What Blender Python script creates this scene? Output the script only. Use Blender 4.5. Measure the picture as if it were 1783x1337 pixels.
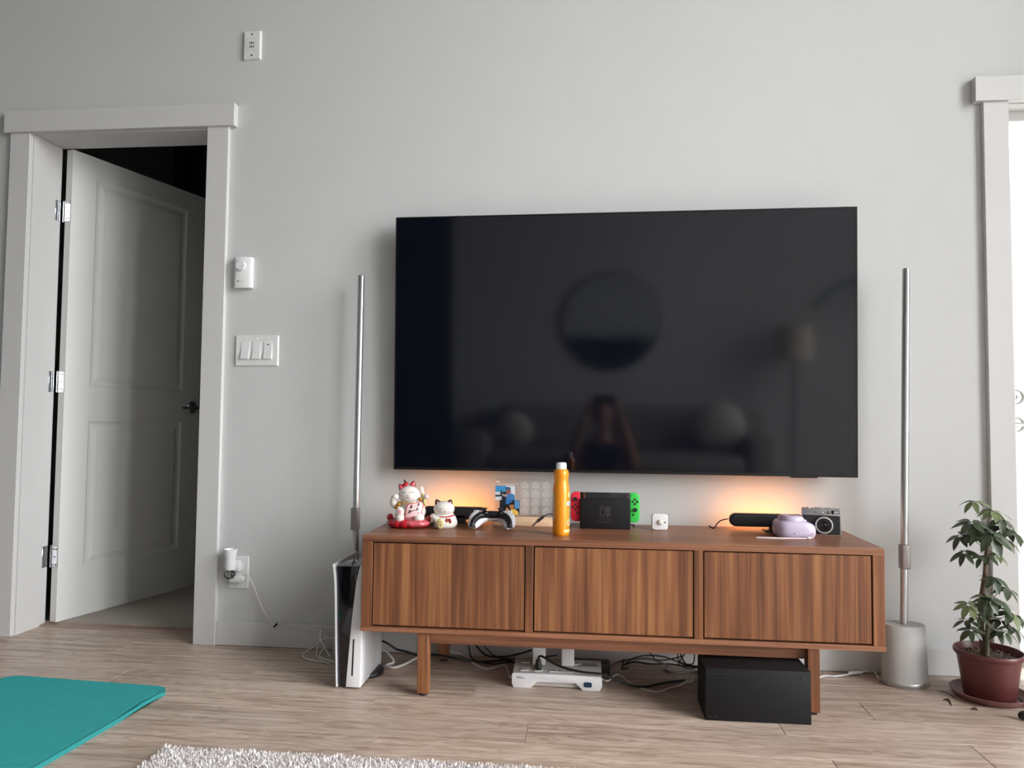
import bpy, bmesh, math, random
from mathutils import Vector, Matrix
random.seed(7)
PI = math.pi
for _o in list(bpy.data.objects):
    bpy.data.objects.remove(_o)
SC = bpy.context.scene
COL = SC.collection

# ------------------------------------------------------------------ camera
W_PX, H_PX, F_PX = 1783.0, 1337.0, 1298.72
CAM = Vector((-0.0792, -2.7839, 0.8779))
YAW, PITCH, ROLL = -0.10326, 0.04631, 0.0096
_f = Vector((math.sin(YAW)*math.cos(PITCH), math.cos(YAW)*math.cos(PITCH), math.sin(PITCH)))
_r0 = Vector((math.cos(YAW), -math.sin(YAW), 0)); _u0 = _r0.cross(_f)
_r = _r0*math.cos(ROLL) + _u0*math.sin(ROLL); _u = -_r0*math.sin(ROLL) + _u0*math.cos(ROLL)
cd = bpy.data.cameras.new('camera'); cam = bpy.data.objects.new('camera', cd); COL.objects.link(cam)
cd.sensor_fit = 'HORIZONTAL'; cd.sensor_width = 36.0; cd.lens = F_PX/W_PX*36.0
cd.clip_start = 0.02; cd.clip_end = 200
M3 = Matrix((_r, _u, -_f)).transposed()
cam.matrix_world = Matrix.Translation(CAM) @ M3.to_4x4()
SC.camera = cam
def ray(px, py): return (_f*F_PX + _r*(px-W_PX/2) - _u*(py-H_PX/2)).normalized()
def at_y(px, py, y):
    v = ray(px, py); return CAM + v*((y-CAM.y)/v.y)
def at_z(px, py, z):
    v = ray(px, py); return CAM + v*((z-CAM.z)/v.z)

# ------------------------------------------------------------------ view, sky
SC.view_settings.view_transform = 'Standard'; SC.view_settings.look = 'None'
SC.view_settings.exposure = -0.2; SC.view_settings.gamma = 1.0
SC.view_settings.use_curve_mapping = False
SKY = 20.5
wd = bpy.data.worlds.new('overcast_sky'); SC.world = wd; wd.use_nodes = True
nt = wd.node_tree; nt.nodes.clear()
wo = nt.nodes.new('ShaderNodeOutputWorld'); bg = nt.nodes.new('ShaderNodeBackground')
tc = nt.nodes.new('ShaderNodeTexCoord'); sx = nt.nodes.new('ShaderNodeSeparateXYZ')
mr = nt.nodes.new('ShaderNodeMapRange'); mr.inputs[1].default_value = -0.35; mr.inputs[2].default_value = 0.9
cr = nt.nodes.new('ShaderNodeValToRGB')
el = cr.color_ramp.elements
el[0].position = 0.0; el[0].color = (0.20, 0.20, 0.19, 1)
el[1].position = 1.0; el[1].color = (1.0, 1.02, 1.05, 1)
e = el.new(0.26); e.color = (0.34, 0.34, 0.33, 1)
e = el.new(0.36); e.color = (0.80, 0.81, 0.82, 1)
nt.links.new(tc.outputs['Generated'], sx.inputs[0]); nt.links.new(sx.outputs[2], mr.inputs[0])
nt.links.new(mr.outputs[0], cr.inputs[0]); nt.links.new(cr.outputs[0], bg.inputs[0])
bg.inputs[1].default_value = SKY
nt.links.new(bg.outputs[0], wo.inputs[0])

# room extents (metres; back wall face is y = 0, floor z = 0)
XL, XR, YB, ZC = -3.4, 3.0, -4.2, 4.5
WT = 0.162                                    # back wall thickness
WINS = [(-2.3, -1.0), (-3.4, -2.4), (-4.12, -3.5)]   # y spans of the tall windows in the right wall
WZ0, WZ1 = 0.12, 4.25
# daylight portals at the window openings: they guide the sky light in, they add none
def portal(name, y0, y1, z0, z1, x):
    l = bpy.data.lights.new(name, 'AREA'); l.shape = 'RECTANGLE'; l.size = z1-z0; l.size_y = y1-y0
    l.cycles.is_portal = True
    o = bpy.data.objects.new(name, l); COL.objects.link(o)
    o.location = (x, (y0+y1)/2, (z0+z1)/2); o.rotation_euler = (0, PI/2, 0)
for k, (a, b) in enumerate(WINS): portal('window_right_offscreen', a, b, WZ0, WZ1, XR+0.16)
_l = bpy.data.lights.new('balcony_doorway_offscreen', 'AREA'); _l.shape = 'RECTANGLE'; _l.size = 0.9; _l.size_y = 2.05; _l.cycles.is_portal = True
_o = bpy.data.objects.new('balcony_doorway_offscreen', _l); COL.objects.link(_o); _o.location = (1.86, WT+0.01, 1.02); _o.rotation_euler = (-PI/2, 0, 0)

# ------------------------------------------------------------------ materials
def lin(c):
    return tuple(((v/255.0)/12.92 if v/255.0 <= 0.04045 else ((v/255.0+0.055)/1.055)**2.4) for v in c)
MATS = {}
def pm(name, rgb, rough=0.5, metal=0.0, var=0.05, scale=40.0, bump=0.0, bscale=None, coat=0.0, spec=0.5, stretch=None, trans=0.0, alpha=1.0):
    """principled material, colour and relief from noise"""
    if name in MATS: return MATS[name]
    m = bpy.data.materials.new(name); m.use_nodes = True; t = m.node_tree; N = t.nodes; L = t.links
    b = N['Principled BSDF']; c = lin(rgb)
    b.inputs['Roughness'].default_value = rough; b.inputs['Metallic'].default_value = metal
    b.inputs['Coat Weight'].default_value = coat; b.inputs['Specular IOR Level'].default_value = spec
    b.inputs['Transmission Weight'].default_value = trans; b.inputs['Alpha'].default_value = alpha
    x = N.new('ShaderNodeTexCoord'); mp = N.new('ShaderNodeMapping'); L.new(x.outputs['Object'], mp.inputs[0])
    if stretch: mp.inputs['Scale'].default_value = stretch
    n = N.new('ShaderNodeTexNoise'); n.inputs['Scale'].default_value = scale; n.inputs['Detail'].default_value = 4
    L.new(mp.outputs[0], n.inputs['Vector'])
    r = N.new('ShaderNodeValToRGB'); L.new(n.outputs[0], r.inputs[0])
    r.color_ramp.elements[0].position = 0.25; r.color_ramp.elements[1].position = 0.75
    r.color_ramp.elements[0].color = tuple(v*(1-var) for v in c)+(1,)
    r.color_ramp.elements[1].color = tuple(min(1, v*(1+var)) for v in c)+(1,)
    L.new(r.outputs[0], b.inputs['Base Color'])
    if bump:
        n2 = N.new('ShaderNodeTexNoise'); n2.inputs['Scale'].default_value = bscale or scale*4; n2.inputs['Detail'].default_value = 3
        L.new(mp.outputs[0], n2.inputs['Vector'])
        bp = N.new('ShaderNodeBump'); bp.inputs['Strength'].default_value = bump; bp.inputs['Distance'].default_value = 0.002
        L.new(n2.outputs[0], bp.inputs['Height']); L.new(bp.outputs[0], b.inputs['Normal'])
    MATS[name] = m
    return m
def grain(name, cols, axis, rough=0.45, fine=60.0, longs=2.0, bump=0.08, rings=0.0, coat=0.0, ringw=0.22):
    """wood: noise stretched along the axis (0 x, 1 y, 2 z), each object shifted by its own random number"""
    m = bpy.data.materials.new(name); m.use_nodes = True; t = m.node_tree; N = t.nodes; L = t.links
    b = N['Principled BSDF']; b.inputs['Roughness'].default_value = rough; b.inputs['Coat Weight'].default_value = coat
    x = N.new('ShaderNodeTexCoord'); oi = N.new('ShaderNodeObjectInfo')
    mu = N.new('ShaderNodeMath'); mu.operation = 'MULTIPLY'; mu.inputs[1].default_value = 37.0; L.new(oi.outputs['Random'], mu.inputs[0])
    cx = N.new('ShaderNodeCombineXYZ')
    for k in range(3): L.new(mu.outputs[0], cx.inputs[k])
    ad = N.new('ShaderNodeVectorMath'); ad.operation = 'ADD'; L.new(x.outputs['Object'], ad.inputs[0]); L.new(cx.outputs[0], ad.inputs[1])
    def mapped(hi, lo):
        mp = N.new('ShaderNodeMapping'); s = [hi]*3; s[axis] = lo; mp.inputs['Scale'].default_value = s
        L.new(ad.outputs[0], mp.inputs[0]); return mp.outputs[0]
    n1 = N.new('ShaderNodeTexNoise'); n1.inputs['Scale'].default_value = 1; n1.inputs['Detail'].default_value = 5; n1.inputs['Distortion'].default_value = 0.5
    L.new(mapped(fine*0.35, longs*0.5), n1.inputs['Vector'])
    n2 = N.new('ShaderNodeTexNoise'); n2.inputs['Scale'].default_value = 1; n2.inputs['Detail'].default_value = 4
    L.new(mapped(fine*3.0, longs*1.5), n2.inputs['Vector'])
    n3 = N.new('ShaderNodeTexNoise'); n3.inputs['Scale'].default_value = 1; n3.inputs['Detail'].default_value = 2; n3.inputs['Distortion'].default_value = 1.2
    L.new(mapped(fine*0.12, longs*0.6), n3.inputs['Vector'])
    a1 = N.new('ShaderNodeMath'); a1.operation = 'MULTIPLY_ADD'; a1.inputs[1].default_value = 0.5; L.new(n1.outputs[0], a1.inputs[0])
    s2 = N.new('ShaderNodeMath'); s2.operation = 'MULTIPLY'; s2.inputs[1].default_value = 0.28; L.new(n2.outputs[0], s2.inputs[0]); L.new(s2.outputs[0], a1.inputs[2])
    a2 = N.new('ShaderNodeMath'); a2.operation = 'MULTIPLY_ADD'; a2.inputs[1].default_value = ringw
    if rings:
        w = N.new('ShaderNodeMath'); w.operation = 'MULTIPLY'; w.inputs[1].default_value = rings; L.new(n3.outputs[0], w.inputs[0])
        sn = N.new('ShaderNodeMath'); sn.operation = 'SINE'; L.new(w.outputs[0], sn.inputs[0])
        h = N.new('ShaderNodeMath'); h.operation = 'MULTIPLY_ADD'; h.inputs[1].default_value = 0.5; h.inputs[2].default_value = 0.5; L.new(sn.outputs[0], h.inputs[0])
        L.new(h.outputs[0], a2.inputs[0])
    else: L.new(n3.outputs[0], a2.inputs[0])
    L.new(a1.outputs[0], a2.inputs[2])
    r = N.new('ShaderNodeValToRGB'); L.new(a2.outputs[0], r.inputs[0])
    E_ = r.color_ramp.elements; pos = [0.36, 0.50, 0.64] if ringw > 0.2 else [0.32, 0.445, 0.57]
    E_[0].position = pos[0]; E_[0].color = lin(cols[0])+(1,); E_[1].position = pos[2]; E_[1].color = lin(cols[2])+(1,)
    q = E_.new(pos[1]); q.color = lin(cols[1])+(1,)
    hv = N.new('ShaderNodeHueSaturation'); L.new(r.outputs[0], hv.inputs['Color'])
    vv = N.new('ShaderNodeMapRange'); vv.inputs[3].default_value = 0.93; vv.inputs[4].default_value = 1.07; L.new(oi.outputs['Random'], vv.inputs[0]); L.new(vv.outputs[0], hv.inputs['Value'])
    L.new(hv.outputs[0], b.inputs['Base Color'])
    bp = N.new('ShaderNodeBump'); bp.inputs['Strength'].default_value = bump; bp.inputs['Distance'].default_value = 0.001
    L.new(a2.outputs[0], bp.inputs['Height']); L.new(bp.outputs[0], b.inputs['Normal'])
    return m
def emit(name, rgb, strength):
    m = bpy.data.materials.new(name); m.use_nodes = True; b = m.node_tree.nodes['Principled BSDF']
    b.inputs['Base Color'].default_value = lin(rgb)+(1,); b.inputs['Emission Color'].default_value = lin(rgb)+(1,)
    b.inputs['Emission Strength'].default_value = strength
    n = m.node_tree.nodes.new('ShaderNodeTexNoise'); n.inputs['Scale'].default_value = 30
    mr_ = m.node_tree.nodes.new('ShaderNodeMapRange'); mr_.inputs[3].default_value = 0.45; mr_.inputs[4].default_value = 0.55
    m.node_tree.links.new(n.outputs[0], mr_.inputs[0]); m.node_tree.links.new(mr_.outputs[0], b.inputs['Roughness'])
    return m
def thin_glass(name, tint=(1, 1, 1), gloss=0.06):
    """clear pane: see-through with a weak mirror reflection that grows at grazing angles"""
    m = bpy.data.materials.new(name); m.use_nodes = True; t = m.node_tree; N = t.nodes; L = t.links; N.remove(N['Principled BSDF'])
    tr = N.new('ShaderNodeBsdfTransparent'); tr.inputs[0].default_value = tint+(1,)
    gl = N.new('ShaderNodeBsdfGlossy'); gl.inputs['Roughness'].default_value = 0.02
    n = N.new('ShaderNodeTexNoise'); n.inputs['Scale'].default_value = 3; mr_ = N.new('ShaderNodeMapRange'); mr_.inputs[3].default_value = 0.01; mr_.inputs[4].default_value = 0.04
    L.new(n.outputs[0], mr_.inputs[0]); L.new(mr_.outputs[0], gl.inputs['Roughness'])
    fr = N.new('ShaderNodeFresnel'); fr.inputs[0].default_value = 1.25 if gloss < 0.1 else 1.5
    mx = N.new('ShaderNodeMixShader'); L.new(fr.outputs[0], mx.inputs[0]); L.new(tr.outputs[0], mx.inputs[1]); L.new(gl.outputs[0], mx.inputs[2])
    L.new(mx.outputs[0], N['Material Output'].inputs[0]); return m

M_wall = pm('wall_paint', (203, 204, 203), 0.75, var=0.012, scale=6, bump=0.12, bscale=260)
M_trim = pm('white_trim_paint', (209, 208, 207), 0.5, var=0.01, scale=8, bump=0.03, bscale=60)
M_door = pm('door_paint', (226, 227, 224), 0.5, var=0.012, scale=8, bump=0.04, bscale=120)
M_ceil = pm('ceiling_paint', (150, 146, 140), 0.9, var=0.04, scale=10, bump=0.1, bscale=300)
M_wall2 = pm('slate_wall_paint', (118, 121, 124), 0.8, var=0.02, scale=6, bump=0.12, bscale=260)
M_chrome = pm('polished_chrome', (215, 216, 220), 0.12, 1.0, var=0.03)
M_white = pm('white_plastic', (228, 228, 228), 0.4, var=0.01)
M_white_gloss = pm('white_gloss_plastic', (235, 235, 237), 0.22, var=0.01, coat=0.3)
M_black = pm('black_plastic', (24, 24, 26), 0.42, var=0.08)
M_black_soft = pm('matt_black_plastic', (16, 16, 18), 0.62, var=0.12, bump=0.05, bscale=500, spec=0.35)
M_tvblack = pm('tv_frame_black', (11, 11, 13), 0.35, var=0.05)
M_black_gloss = pm('gloss_black_plastic', (12, 13, 18), 0.1, var=0.05, coat=0.5)
M_rubber = pm('black_rubber', (20, 20, 20), 0.7, var=0.1)
M_cable_w = pm('white_cable_sheath', (214, 210, 204), 0.5, var=0.04)
M_cable_b = pm('black_cable_sheath', (20, 19, 19), 0.55, var=0.1)
M_silver = pm('satin_silver', (190, 190, 190), 0.32, 0.85, var=0.03)
M_walnut_v = grain('walnut_veneer_upright_grain', [(76, 44, 27), (128, 80, 50), (168, 116, 73)], 2, 0.42, 120, 2.0, 0.05)
M_walnut_h = grain('walnut_veneer_level_grain', [(98, 60, 42), (138, 91, 65), (166, 115, 85)], 0, 0.4, 110, 2.0, 0.05)
M_plank = grain('oak_laminate', [(156, 134, 118), (190, 169, 153), (210, 191, 176)], 0, 0.40, 150, 5.5, 0.12, rings=34.0, ringw=0.10)
M_screen = pm('dark_screen_glass', (10, 13, 22), 0.07, var=0.05, scale=2, spec=0.55)
M_red = pm('red_glaze', (186, 22, 38), 0.2, var=0.12, scale=120, coat=0.4)
M_glaze = pm('white_glaze', (232, 226, 218), 0.18, var=0.02, scale=60, coat=0.5)
M_gold = pm('gold_paint', (196, 146, 52), 0.32, 0.7, var=0.12, scale=200)
M_pink = pm('pink_glaze', (226, 150, 160), 0.3, var=0.05)
M_ink = pm('black_ink', (22, 18, 18), 0.5, var=0.1)

# ------------------------------------------------------------------ mesh building
class MB:
    def __init__(s): s.v = []; s.f = []
    def add(s, vs, fs):
        o = len(s.v); s.v += [Vector(p) for p in vs]; s.f += [tuple(i+o for i in q) for q in fs]; return s
    def box(s, a, b, M=None):
        x0, y0, z0 = a; x1, y1, z1 = b
        vs = [(x0,y0,z0),(x1,y0,z0),(x1,y1,z0),(x0,y1,z0),(x0,y0,z1),(x1,y0,z1),(x1,y1,z1),(x0,y1,z1)]
        if M is not None: vs = [M @ Vector(p) for p in vs]
        return s.add(vs, [(0,3,2,1),(4,5,6,7),(0,1,5,4),(1,2,6,5),(2,3,7,6),(3,0,4,7)])
    def cbox(s, c, h, M=None):
        return s.box((c[0]-h[0], c[1]-h[1], c[2]-h[2]), (c[0]+h[0], c[1]+h[1], c[2]+h[2]), M)
    def prism(s, poly, lo, hi, axis='y'):
        """poly (a, b) extruded along an axis: y -> (x, z), z -> (x, y), x -> (y, z)"""
        def P(a, b, t): return {'y': (a, t, b), 'z': (a, b, t), 'x': (t, a, b)}[axis]
        n = len(poly); vs = [P(a, b, lo) for a, b in poly]+[P(a, b, hi) for a, b in poly]
        return s.add(vs, [tuple(range(n)), tuple(range(2*n-1, n-1, -1))]+[(i, i+n, (i+1) % n+n, (i+1) % n) for i in range(n)])
    def lathe(s, prof, n=24, c=(0, 0, 0), sx=1.0, sy=1.0, M=None, ring=False):
        vs = []; fs = []
        for r, z in prof:
            for i in range(n):
                a = 2*PI*i/n; vs.append(Vector((c[0]+r*sx*math.cos(a), c[1]+r*sy*math.sin(a), c[2]+z)))
        if M is not None: vs = [M @ p for p in vs]
        for k in range(len(prof)-1):
            for i in range(n): fs.append((k*n+i, k*n+(i+1) % n, (k+1)*n+(i+1) % n, (k+1)*n+i))
        if ring:
            k = len(prof)-1
            for i in range(n): fs.append((k*n+i, k*n+(i+1) % n, (i+1) % n, i))
        else: fs.append(tuple(range(n-1, -1, -1))); fs.append(tuple((len(prof)-1)*n+i for i in range(n)))
        return s.add(vs, fs)
    def ell(s, c, r, n=20, m=12, M=None):
        if not hasattr(r, '__len__'): r = (r, r, r)
        vs = []; fs = []
        for j in range(1, m):
            t = PI*j/m
            for i in range(n):
                a = 2*PI*i/n; vs.append(Vector((r[0]*math.sin(t)*math.cos(a), r[1]*math.sin(t)*math.sin(a), r[2]*math.cos(t))))
        vs.append(Vector((0, 0, r[2]))); vs.append(Vector((0, 0, -r[2]))); A = len(vs)-2; B = A+1
        for j in range(m-2):
            for i in range(n): fs.append((j*n+i, (j+1)*n+i, (j+1)*n+(i+1) % n, j*n+(i+1) % n))
        for i in range(n): fs.append((A, i, (i+1) % n)); fs.append((B, (m-2)*n+(i+1) % n, (m-2)*n+i))
        C = Vector(c)
        vs = [(M @ p if M is not None else p)+C for p in vs]
        return s.add(vs, fs)
    def tube(s, pts, r, n=8, flat=1.0):
        pts = [Vector(p) for p in pts]; R = r if hasattr(r, '__len__') else [r]*len(pts)
        t0 = (pts[1]-pts[0]).normalized(); nn = t0.orthogonal().normalized(); vs = []; fs = []
        for k, p in enumerate(pts):
            t = (pts[min(k+1, len(pts)-1)]-pts[max(k-1, 0)]).normalized()
            nn = (nn-t*nn.dot(t)); nn = nn.normalized() if nn.length > 1e-8 else t.orthogonal().normalized(); bb = t.cross(nn)
            for i in range(n):
                a = 2*PI*i/n; vs.append(p+(nn*math.cos(a)+bb*math.sin(a)*flat)*R[k])
        for k in range(len(pts)-1):
            for i in range(n): fs.append((k*n+i, k*n+(i+1) % n, (k+1)*n+(i+1) % n, (k+1)*n+i))
        fs.append(tuple(range(n-1, -1, -1))); fs.append(tuple((len(pts)-1)*n+i for i in range(n)))
        return s.add(vs, fs)
    def rrect(s, x0, x1, z0, z1, r, y0, y1, n=5):
        return s.prism(rr(x0, x1, z0, z1, r, n), y0, y1, 'y')
    def xf(s, M):
        s.v = [M @ p for p in s.v]; return s
    def build(s, name, mat, parent=None, smooth=True, bevel=0.0, seg=2, ang=38, sub=0):
        me = bpy.data.meshes.new(name); me.from_pydata([tuple(p) for p in s.v], [], s.f)
        bm = bmesh.new(); bm.from_mesh(me); bmesh.ops.recalc_face_normals(bm, faces=bm.faces)
        if bevel:
            ed = [e for e in bm.edges if e.is_manifold and e.calc_face_angle(0) > math.radians(35)]
            bmesh.ops.bevel(bm, geom=ed, offset=bevel, segments=seg, profile=0.5, affect='EDGES', clamp_overlap=True)
        bm.to_mesh(me); bm.free()
        if smooth:
            for q in me.polygons: q.use_smooth = True
            me.set_sharp_from_angle(angle=math.radians(ang))
        me.materials.append(mat)
        o = bpy.data.objects.new(name, me); COL.objects.link(o)
        if parent is not None: o.parent = parent
        if sub:
            d = o.modifiers.new('sub', 'SUBSURF'); d.levels = sub; d.render_levels = sub
        return o
def rr(x0, x1, z0, z1, r, n=5):
    out = []
    for cx, cz, a0 in ((x1-r, z0+r, -PI/2), (x1-r, z1-r, 0), (x0+r, z1-r, PI/2), (x0+r, z0+r, PI)):
        for k in range(n+1):
            a = a0+PI/2*k/n; out.append((cx+r*math.cos(a), cz+r*math.sin(a)))
    return out
def smooth_path(pts, n=8):
    P = [Vector(p) for p in pts]; P = [P[0]*2-P[1]]+P+[P[-1]*2-P[-2]]; out = []
    for i in range(1, len(P)-2):
        for k in range(n):
            t = k/n; a, b, c, d = P[i-1], P[i], P[i+1], P[i+2]
            out.append(0.5*((2*b)+(c-a)*t+(2*a-5*b+4*c-d)*t*t+(-a+3*b-3*c+d)*t**3))
    out.append(P[-2]); return out
def tag(o, label=None, cat=None, group=None, kind=None):
    if label: o['label'] = label
    if cat: o['category'] = cat
    if group: o['group'] = group
    if kind: o['kind'] = kind
    return o
def thing(name, loc, label, cat, rz=0.0, group=None):
    o = bpy.data.objects.new(name, None); COL.objects.link(o); o.empty_display_size = 0.05
    o.location = loc; o.rotation_euler = (0, 0, rz); return tag(o, label, cat, group)
def struct(o): o['kind'] = 'structure'; return o
def text_part(s, size, mat, parent, M, name='lettering', extrude=0.0002, align='CENTER', sx=1.0):
    c = bpy.data.curves.new(name, 'FONT'); c.body = s; c.size = size; c.extrude = extrude; c.align_x = align; c.align_y = 'CENTER'; c.resolution_u = 3
    t = bpy.data.objects.new(name, c); COL.objects.link(t)
    bpy.context.view_layer.update()
    me = bpy.data.meshes.new_from_object(t.evaluated_get(bpy.context.evaluated_depsgraph_get()))
    bpy.data.objects.remove(t); bpy.data.curves.remove(c)
    o = bpy.data.objects.new(name, me); COL.objects.link(o); me.materials.clear(); me.materials.append(mat); o.parent = parent
    me.transform(M @ Matrix.Diagonal((sx, 1, 1, 1))); return o
def cyl(mb, a, b, r, n=16): return mb.tube([a, b], r, n)
TOFRONT = Matrix.Rotation(PI/2, 4, 'X')      # text in xy plane -> facing -y
# ------------------------------------------------------------------ the room
DX0, DX1, DZ = -2.338, -1.595, 2.017      # bedroom doorway between the jamb faces
RX0, RX1 = 1.403, 2.32                    # balcony doorway
JT = 0.018
mb = MB()
mb.box((XL-0.15, 0, 0), (DX0-JT, WT, ZC)).box((DX0-JT, 0, DZ+JT), (DX1+JT, WT, ZC)).box((DX1+JT, 0, 0), (RX0-JT, WT, ZC))
mb.box((RX0-JT, 0, DZ+JT), (RX1+JT, WT, ZC)).box((RX1+JT, 0, 0), (XR+0.15, WT, ZC))
wall_back = struct(mb.build('wall_back', M_wall, smooth=False))
YH = -6.3; XH = -1.5
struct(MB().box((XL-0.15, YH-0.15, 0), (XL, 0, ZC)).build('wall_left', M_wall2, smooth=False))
struct(MB().box((XH, YB-0.15, 0), (XR+0.15, YB, ZC)).build('wall_rear', M_wall, smooth=False))
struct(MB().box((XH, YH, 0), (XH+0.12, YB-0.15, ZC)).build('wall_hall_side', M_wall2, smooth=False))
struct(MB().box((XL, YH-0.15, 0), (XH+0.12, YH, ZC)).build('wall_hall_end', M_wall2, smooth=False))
mb = MB(); ys = [YB]
for a, b in sorted(WINS): ys += [a, b]
ys.append(0.0)
for k in range(0, len(ys), 2): mb.box((XR, ys[k], 0), (XR+0.15, ys[k+1], ZC))
for a, b in WINS: mb.box((XR, a, 0), (XR+0.15, b, WZ0)).box((XR, a, WZ1), (XR+0.15, b, ZC))
struct(mb.build('wall_right', M_wall, smooth=False))
struct(MB().box((XL-0.15, YH-0.15, ZC), (XR+0.15, 2.6, ZC+0.12)).build('ceiling', M_ceil, smooth=False))
M_pane = thin_glass('window_glass')
for k, (a, b) in enumerate(sorted(WINS, reverse=True)):
    f = MB(); t = 0.055
    f.box((XR+0.04, a, WZ0), (XR+0.10, a+t, WZ1)).box((XR+0.04, b-t, WZ0), (XR+0.10, b, WZ1)).box((XR+0.04, a+t, WZ0), (XR+0.10, b-t, WZ0+t)).box((XR+0.04, a+t, WZ1-t), (XR+0.10, b-t, WZ1))
    f.box((XR+0.045, a+t, 2.36), (XR+0.095, b-t, 2.42))
    w = struct(f.build('window_%d' % (k+1), M_trim, smooth=False))
    MB().box((XR+0.066, a+t, WZ0+t), (XR+0.072, b-t, 2.36)).build('pane', M_pane, w, smooth=False)
    MB().box((XR+0.066, a+t, 2.42), (XR+0.072, b-t, WZ1-t)).build('pane', M_pane, w, smooth=False)
    MB().box((XR-0.02, a-0.03, WZ0-0.03), (XR+0.04, b+0.03, WZ0)).build('window_sill', M_trim, w, smooth=False, bevel=0.003)

# bedroom behind the open door, lit only by what comes through the doorway
struct(MB().box((XL-0.15, 2.4, 0), (-0.25, 2.55, ZC)).build('wall_bedroom_far', M_wall, smooth=False))
struct(MB().box((XL-0.15, WT, 0), (XL, 2.4, ZC)).build('wall_bedroom_left', M_wall, smooth=False))
struct(MB().box((-0.4, WT, 0), (-0.25, 2.4, ZC)).build('wall_bedroom_right', M_wall, smooth=False))
M_carpet = pm('loop_carpet', (178, 171, 160), 0.95, var=0.22, scale=160, bump=0.9, bscale=300)
struct(MB().box((XL, WT+0.004, -0.05), (-0.4, 2.4, 0.012)).build('floor_bedroom', M_carpet, smooth=False))

# laminate floor, plank by plank
M_sub = pm('underlay', (222, 206, 190), 0.8)
floor = MB().box((XL, YH, -0.06), (XR, WT*0.98, -0.0022)).build('floor', M_sub, smooth=False); struct(floor)
PW, PL = 0.1425, 1.208
joint = {0: -1.222, 1: -1.651, 2: -0.735, 3: -0.25, 4: 0.552, 5: -1.02, 6: 0.12}
_pl = {}
def plank_mesh(length, width):
    key = (round(length, 3), round(width, 3))
    if key not in _pl:
        g = 0.0006
        o = MB().box((-length/2+g, -width/2+g, -0.0022), (length/2-g, width/2-g, 0.0)).build('plank', M_plank, None, bevel=0.0009, seg=1, ang=20)
        _pl[key] = o.data; bpy.data.objects.remove(o)
    return _pl[key]
row = -1
while True:
    y1 = -0.1575-PW*row if row >= 0 else -0.1575-PW*row
    y0 = y1-PW
    if y1 < YH: break
    if row == -1: y1, y0 = -0.015, -0.1575
    s = joint.get(row, -1.3+(row*0.437) % PL)
    if row == -1: s = -0.62
    while s > XL: s -= PL
    xr = XR if y0 > YB-PW else XH
    while s < xr:
        a, b = max(s, XL), min(s+PL, xr)
        if b-a > 0.02:
            o = bpy.data.objects.new('plank', plank_mesh(b-a, PW)); COL.objects.link(o); o.parent = floor
            o.location = ((a+b)/2, (y0+y1)/2, 0)
        s += PL
    row += 1
for a, b in ((-2.35, -2.05), (-2.05, -1.58), (1.39, 1.75), (1.75, 2.33)):     # planks running into the two doorways
    o = bpy.data.objects.new('plank', plank_mesh(b-a, PW)); COL.objects.link(o); o.parent = floor; o.location = ((a+b)/2, 0.05625, 0)
struct(MB().prism([(0.126, 0.0), (0.131, 0.006), (0.160, 0.008), (0.172, 0.013), (0.172, 0.0)], DX0+0.001, DX1-0.001, 'x').build('trim_threshold', pm('threshold_strip', (150, 128, 116), 0.4, var=0.05), smooth=False))
M_deck = pm('balcony_concrete', (190, 189, 186), 0.85, var=0.08, scale=12, bump=0.3)
struct(MB().box((0.3, WT+0.03, -0.12), (4.2, 2.3, -0.03)).build('floor_balcony', M_deck, smooth=False))
struct(MB().box((0.3, WT, 3.0), (4.2, 2.3, 3.15)).build('ceiling_balcony_shade', M_ceil, smooth=False))  # unseen soffit, added to keep sky light off the open door leaf
struct(MB().box((0.3, WT, -0.03), (0.45, 2.3, 3.0)).build('wall_balcony_shade_left', M_wall, smooth=False))  # side wall added out of view to shade the door leaf
struct(MB().box((4.05, WT, -0.03), (4.2, 2.3, 3.0)).build('wall_balcony_shade_right', M_wall, smooth=False))  # matching unseen side wall, added to cut daylight on the leaf
struct(MB().box((RX0, 0.128, -0.02), (RX1, WT+0.04, 0.018)).build('trim_balcony_sill', M_silver, smooth=False, bevel=0.003))

# baseboards
def base(name, x0, x1, y0, y1): struct(MB().box((x0, y0, 0), (x1, y1, 0.091)).build(name, M_trim, smooth=False, bevel=0.002, seg=1))
base('baseboard_back', -1.5, 1.3114, -0.012, 0.0)
base('baseboard_back_left', XL, -2.4308, -0.012, 0.0)
base('baseboard_back_right', 2.412, XR, -0.012, 0.0)
base('baseboard_rear', XH, XR, YB, YB+0.012)
base('baseboard_left', XL, XL+0.012, YH, -0.012)
base('baseboard_right', XR-0.012, XR, YB+0.012, -0.012)
# doorway casings: two uprights under a deeper head board, with jamb linings and stops
def casing(n, l0, l1, r0, r1, h0, h1, z0=2.0205, z1=2.1095):
    a = struct(MB().box((l0, -0.02, 0), (l1, 0.0, z0)).build('trim_%d' % n, M_trim, smooth=False, bevel=0.0015, seg=1))
    b = struct(MB().box((r0, -0.02, 0), (r1, 0.0, z0)).build('trim_%d' % (n+1), M_trim, smooth=False, bevel=0.0015, seg=1))
    c = struct(MB().box((h0, -0.031, z0), (h1, 0.0, z1)).build('trim_%d' % (n+2), M_trim, smooth=False, bevel=0.0015, seg=1))
casing(1, -2.4308, -2.3449, -1.588, -1.5, -2.4528, -1.4727)
casing(4, 1.3114, 1.3964, 2.327, 2.412, 1.2807, 2.442)
def lining(name, x0, x1):
    m = MB(); m.box((x0-JT, 0.0005, 0), (x0, WT, DZ)).box((x1, 0.0005, 0), (x1+JT, WT, DZ)).box((x0-JT, 0.0005, DZ), (x1+JT, WT, DZ+JT))
    struct(m.build(name, M_trim, smooth=False, bevel=0.001, seg=1))
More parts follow.
